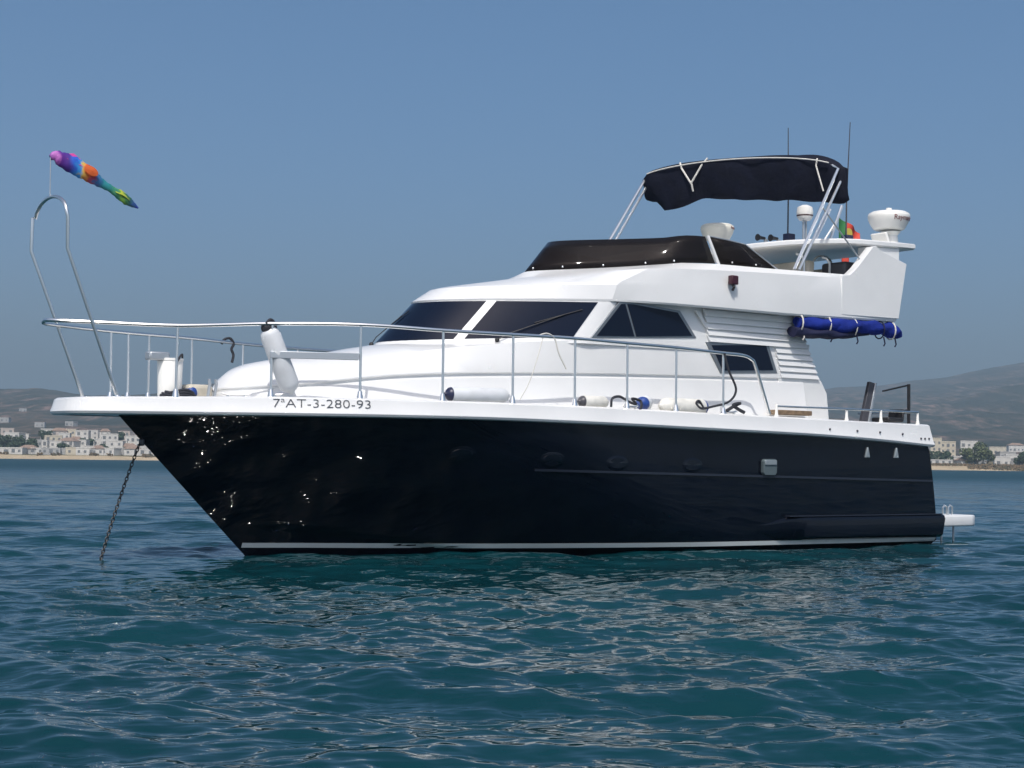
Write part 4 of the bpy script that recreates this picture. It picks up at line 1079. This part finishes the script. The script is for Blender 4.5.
for i, (p, y, lab) in enumerate(((6, 1500, 'lone white villa low on the left hill near the frame edge'), (23, 1900, 'small white villa high on the left hill at the frame edge'), (41, 1400, 'pale villa on the slope above the middle of the left town'),
                                 (72, 1450, 'white villa on the slope under the bow platform'))):
    house(p, y, 8.0, 3.6, 7.0, 'w_grey', 'flat', lab, 'villas on the left hill')
# right-hand shore
house(930, 905, 9.0, 14.0, 10.0, 'w_cream', 'flat', 'tall cream apartment block nearest the stern of the yacht', None, cat='apartment building', windows=(3, 4), rz=.25, name='apartment_building', z=2.5)
house(944, 915, 9.0, 12.4, 10.0, 'w_cream', 'flat', 'lower cream apartment block between its taller neighbour and the white one', None, cat='apartment building', windows=(3, 4), rz=.25, name='apartment_building', z=2.5)
house(969, 930, 9.0, 13.0, 10.0, 'w_white', 'flat', 'tall white apartment block behind the large tree', None, cat='apartment building', windows=(3, 4), rz=-.2, name='apartment_building', z=2.5)
for i, (p, y, w_, h_, wl, rf, lab) in enumerate((
    (938, 846, 13.0, 2.4, 'w_white', 'flat', 'long low white beach building below the cream blocks'),
    (966, 846, 9.0, 2.6, 'w_white', 'tile', 'low white hut with pitched roof left of the large tree'),
    (976, 852, 8.0, 2.4, 'w_grey', 'flat', 'low grey hut under the large tree'),
    (1002, 860, 7.5, 4.5, 'w_white', 'flat', 'white house right of the large tree, nearest to it'),
    (1014, 868, 8.0, 5.6, 'w_white', 'flat', 'two storey white house near the right frame edge'),
    (1022, 850, 7.5, 3.4, 'w_white', 'flat', 'small white house cut by the right frame edge'),
    (1006, 930, 9.0, 7.0, 'w_grey', 'flat', 'grey house behind the white houses at the right edge'),
    (958, 860, 6.0, 4.2, 'w_white', 'flat', 'narrow white house between the small trees and the large tree'),
    (998, 1250, 12.0, 5.0, 'w_cream', 'flat', 'pale villa low on the right hill above the white houses'),
    (1016, 1300, 12.0, 5.0, 'w_white', 'tile', 'tile roofed villa low on the right hill at the frame edge'))):
    house(p, y, w_, h_, 7.0, wl, rf, lab, 'houses on the right shore')

M['leaf'] = mat('olive_foliage', (.105, .12, .04), .8, col2=(.03, .05, .018), nscale=.6)
M['leaf_d'] = mat('dark_green_foliage', (.035, .06, .022), .8, col2=(.015, .032, .014), nscale=.6)
M['bark'] = mat('grey_bark', (.12, .095, .07), .9)
def crown_mesh(seed, w_, h_, n, lumps, leaf, m):
    g = random.Random(seed); mb = MB(); cs = []
    for k in range(lumps):
        a = g.uniform(0, 6.28); r_ = g.uniform(.15, .62)
        cs.append((math.cos(a) * r_ * w_ / 2, math.sin(a) * r_ * w_ / 2, g.uniform(-.25, .3) * h_, g.uniform(.32, .5)))
    for k in range(n):
        cx, cy, cz, q = g.choice(cs)
        v = Vector((g.gauss(0, 1), g.gauss(0, 1), g.gauss(0, 1))).normalized() * g.uniform(.55, 1.0) ** .6
        c = Vector((cx + v.x * q * w_ / 2, cy + v.y * q * w_ / 2, cz + v.z * q * h_ * .62))
        nrm = (v + Vector((g.gauss(0, .5), g.gauss(0, .5), g.gauss(0, .5) + .3))).normalized(); a = nrm.orthogonal().normalized(); b = nrm.cross(a)
        s1 = leaf * g.uniform(.6, 1.4)
        mb.add([c + a * s1, c + b * s1 * .7, c - a * s1, c - b * s1 * .7], [(0, 1, 2, 3)])
    o = mb.build('crown', m, smooth=False, fix=False); me_ = o.data; bpy.data.objects.remove(o); return me_
def trunk_mesh(h_, r_, w_):
    mb = MB().tube([(0, 0, -1), (.1, 0, h_ * .5), (.0, .1, h_)], [r_ * 1.3, r_, r_ * .6], 8)
    for a in (0, 2.1, 4.2): mb.tube([(.05, .05, h_ * .6), (math.cos(a) * w_ * .2, math.sin(a) * w_ * .2, h_ * 1.15)], [r_ * .5, r_ * .2], 6)
    return mesh_from(mb, 'trunk', M['bark'])
def tree(p, y, w_, h_, trunk, leaf, seed, label, group):
    X = at_bearing(p, y); z0 = land(p, y)
    root = empty('tree', (X, y, z0), random.uniform(0, 6), label, 'tree', group)
    link('trunk', cached(('trunk', trunk, w_), lambda: trunk_mesh(trunk + 1, .18 + .02 * w_, w_)), None, root)
    o = link('crown', cached(('crown', seed, w_, h_, leaf), lambda: crown_mesh(seed, w_, h_, 900 if w_ > 9 else 420, 9 if w_ > 9 else 6, .55 if w_ > 9 else .45, M[leaf])), None, root)
    o.location = (0, 0, trunk + h_ * .5)
    return root
TR = 'trees on the right shore'
tree(978, 838, 13.0, 9.6, 1.8, 'leaf', 21, 'largest tree on the right shore, with broad olive crown', TR)
tree(968, 842, 10.5, 7.2, 1.4, 'leaf', 22, 'tree joined to the left side of the largest crown', TR)
tree(988, 842, 10.0, 7.4, 1.4, 'leaf', 23, 'tree joined to the right side of the largest crown', TR)
tree(931, 848, 10.5, 6.4, 1.2, 'leaf_d', 24, 'dark tree in front of the taller cream block beside the stern', TR)
tree(945, 852, 10.5, 6.4, 1.2, 'leaf_d', 25, 'dark tree in front of the lower cream block', TR)
tree(1023, 842, 9.5, 6.0, 1.2, 'leaf_d', 26, 'dark tree cut by the right frame edge', TR)
TL = 'trees of the seaside town at left'
for i, (p, y, w_, h_, lab) in enumerate(((3, 872, 9.5, 7.6, 'dark tree at the left frame edge of the town'), (13, 874, 9.5, 7.0, 'second dark tree from the left frame edge'), (23, 876, 9.5, 7.4, 'third dark tree from the left frame edge'), (32, 874, 9.5, 6.4, 'last dark tree of the clump at the left frame edge'),
        (86, 905, 9.5, 5.0, 'dark tree between the houses under the bow platform'), (104, 852, 9.5, 4.0, 'low dark tree in the beachfront row of the left town'), (66, 862, 9.5, 4.2, 'small dark tree behind the beach at the middle of the left town'), (120, 960, 9.5, 6.2, 'dark tree among the houses nearest the anchor chain'), (46, 965, 9.5, 6.0, 'dark tree standing among the upper houses of the left town'))):
    tree(p, y, w_, h_, 1.3, 'leaf_d', 30 + i % 4, lab, TL)
# low scrub along the edge of the beach
g = random.Random(9); sc = MB()
for k in range(4200):
    p = g.choice([g.uniform(-20, 165), g.uniform(915, 1060), g.uniform(915, 1060)]); y = SHORE + g.uniform(8, 40) if p > 500 else SHORE + g.choice([g.uniform(27, 40)])
    if p < 500 and math.sin(p * .35) + math.sin(p * .13 + 1) < .55: continue
    if p > 500 and p < 968 and y < SHORE + 22: continue
    c = Vector((at_bearing(p, y), y, land(p, y) + g.uniform(0, .9)))
    a = Vector((g.gauss(0, 1), g.gauss(0, 1), g.gauss(0, 1))).normalized(); b = a.orthogonal().normalized(); s1 = g.uniform(.3, .7)
    sc.add([c + a * s1, c + b * s1, c - a * s1, c - b * s1], [(0, 1, 2, 3)])
M['scrub'] = mat('dry_scrub', (.14, .09, .045), .9, col2=(.05, .05, .025), nscale=.3)
tag(sc.build('beach_scrub', M['scrub'], smooth=False, fix=False), 'dry brown scrub along the back of the beach', 'scrub', kind='stuff')
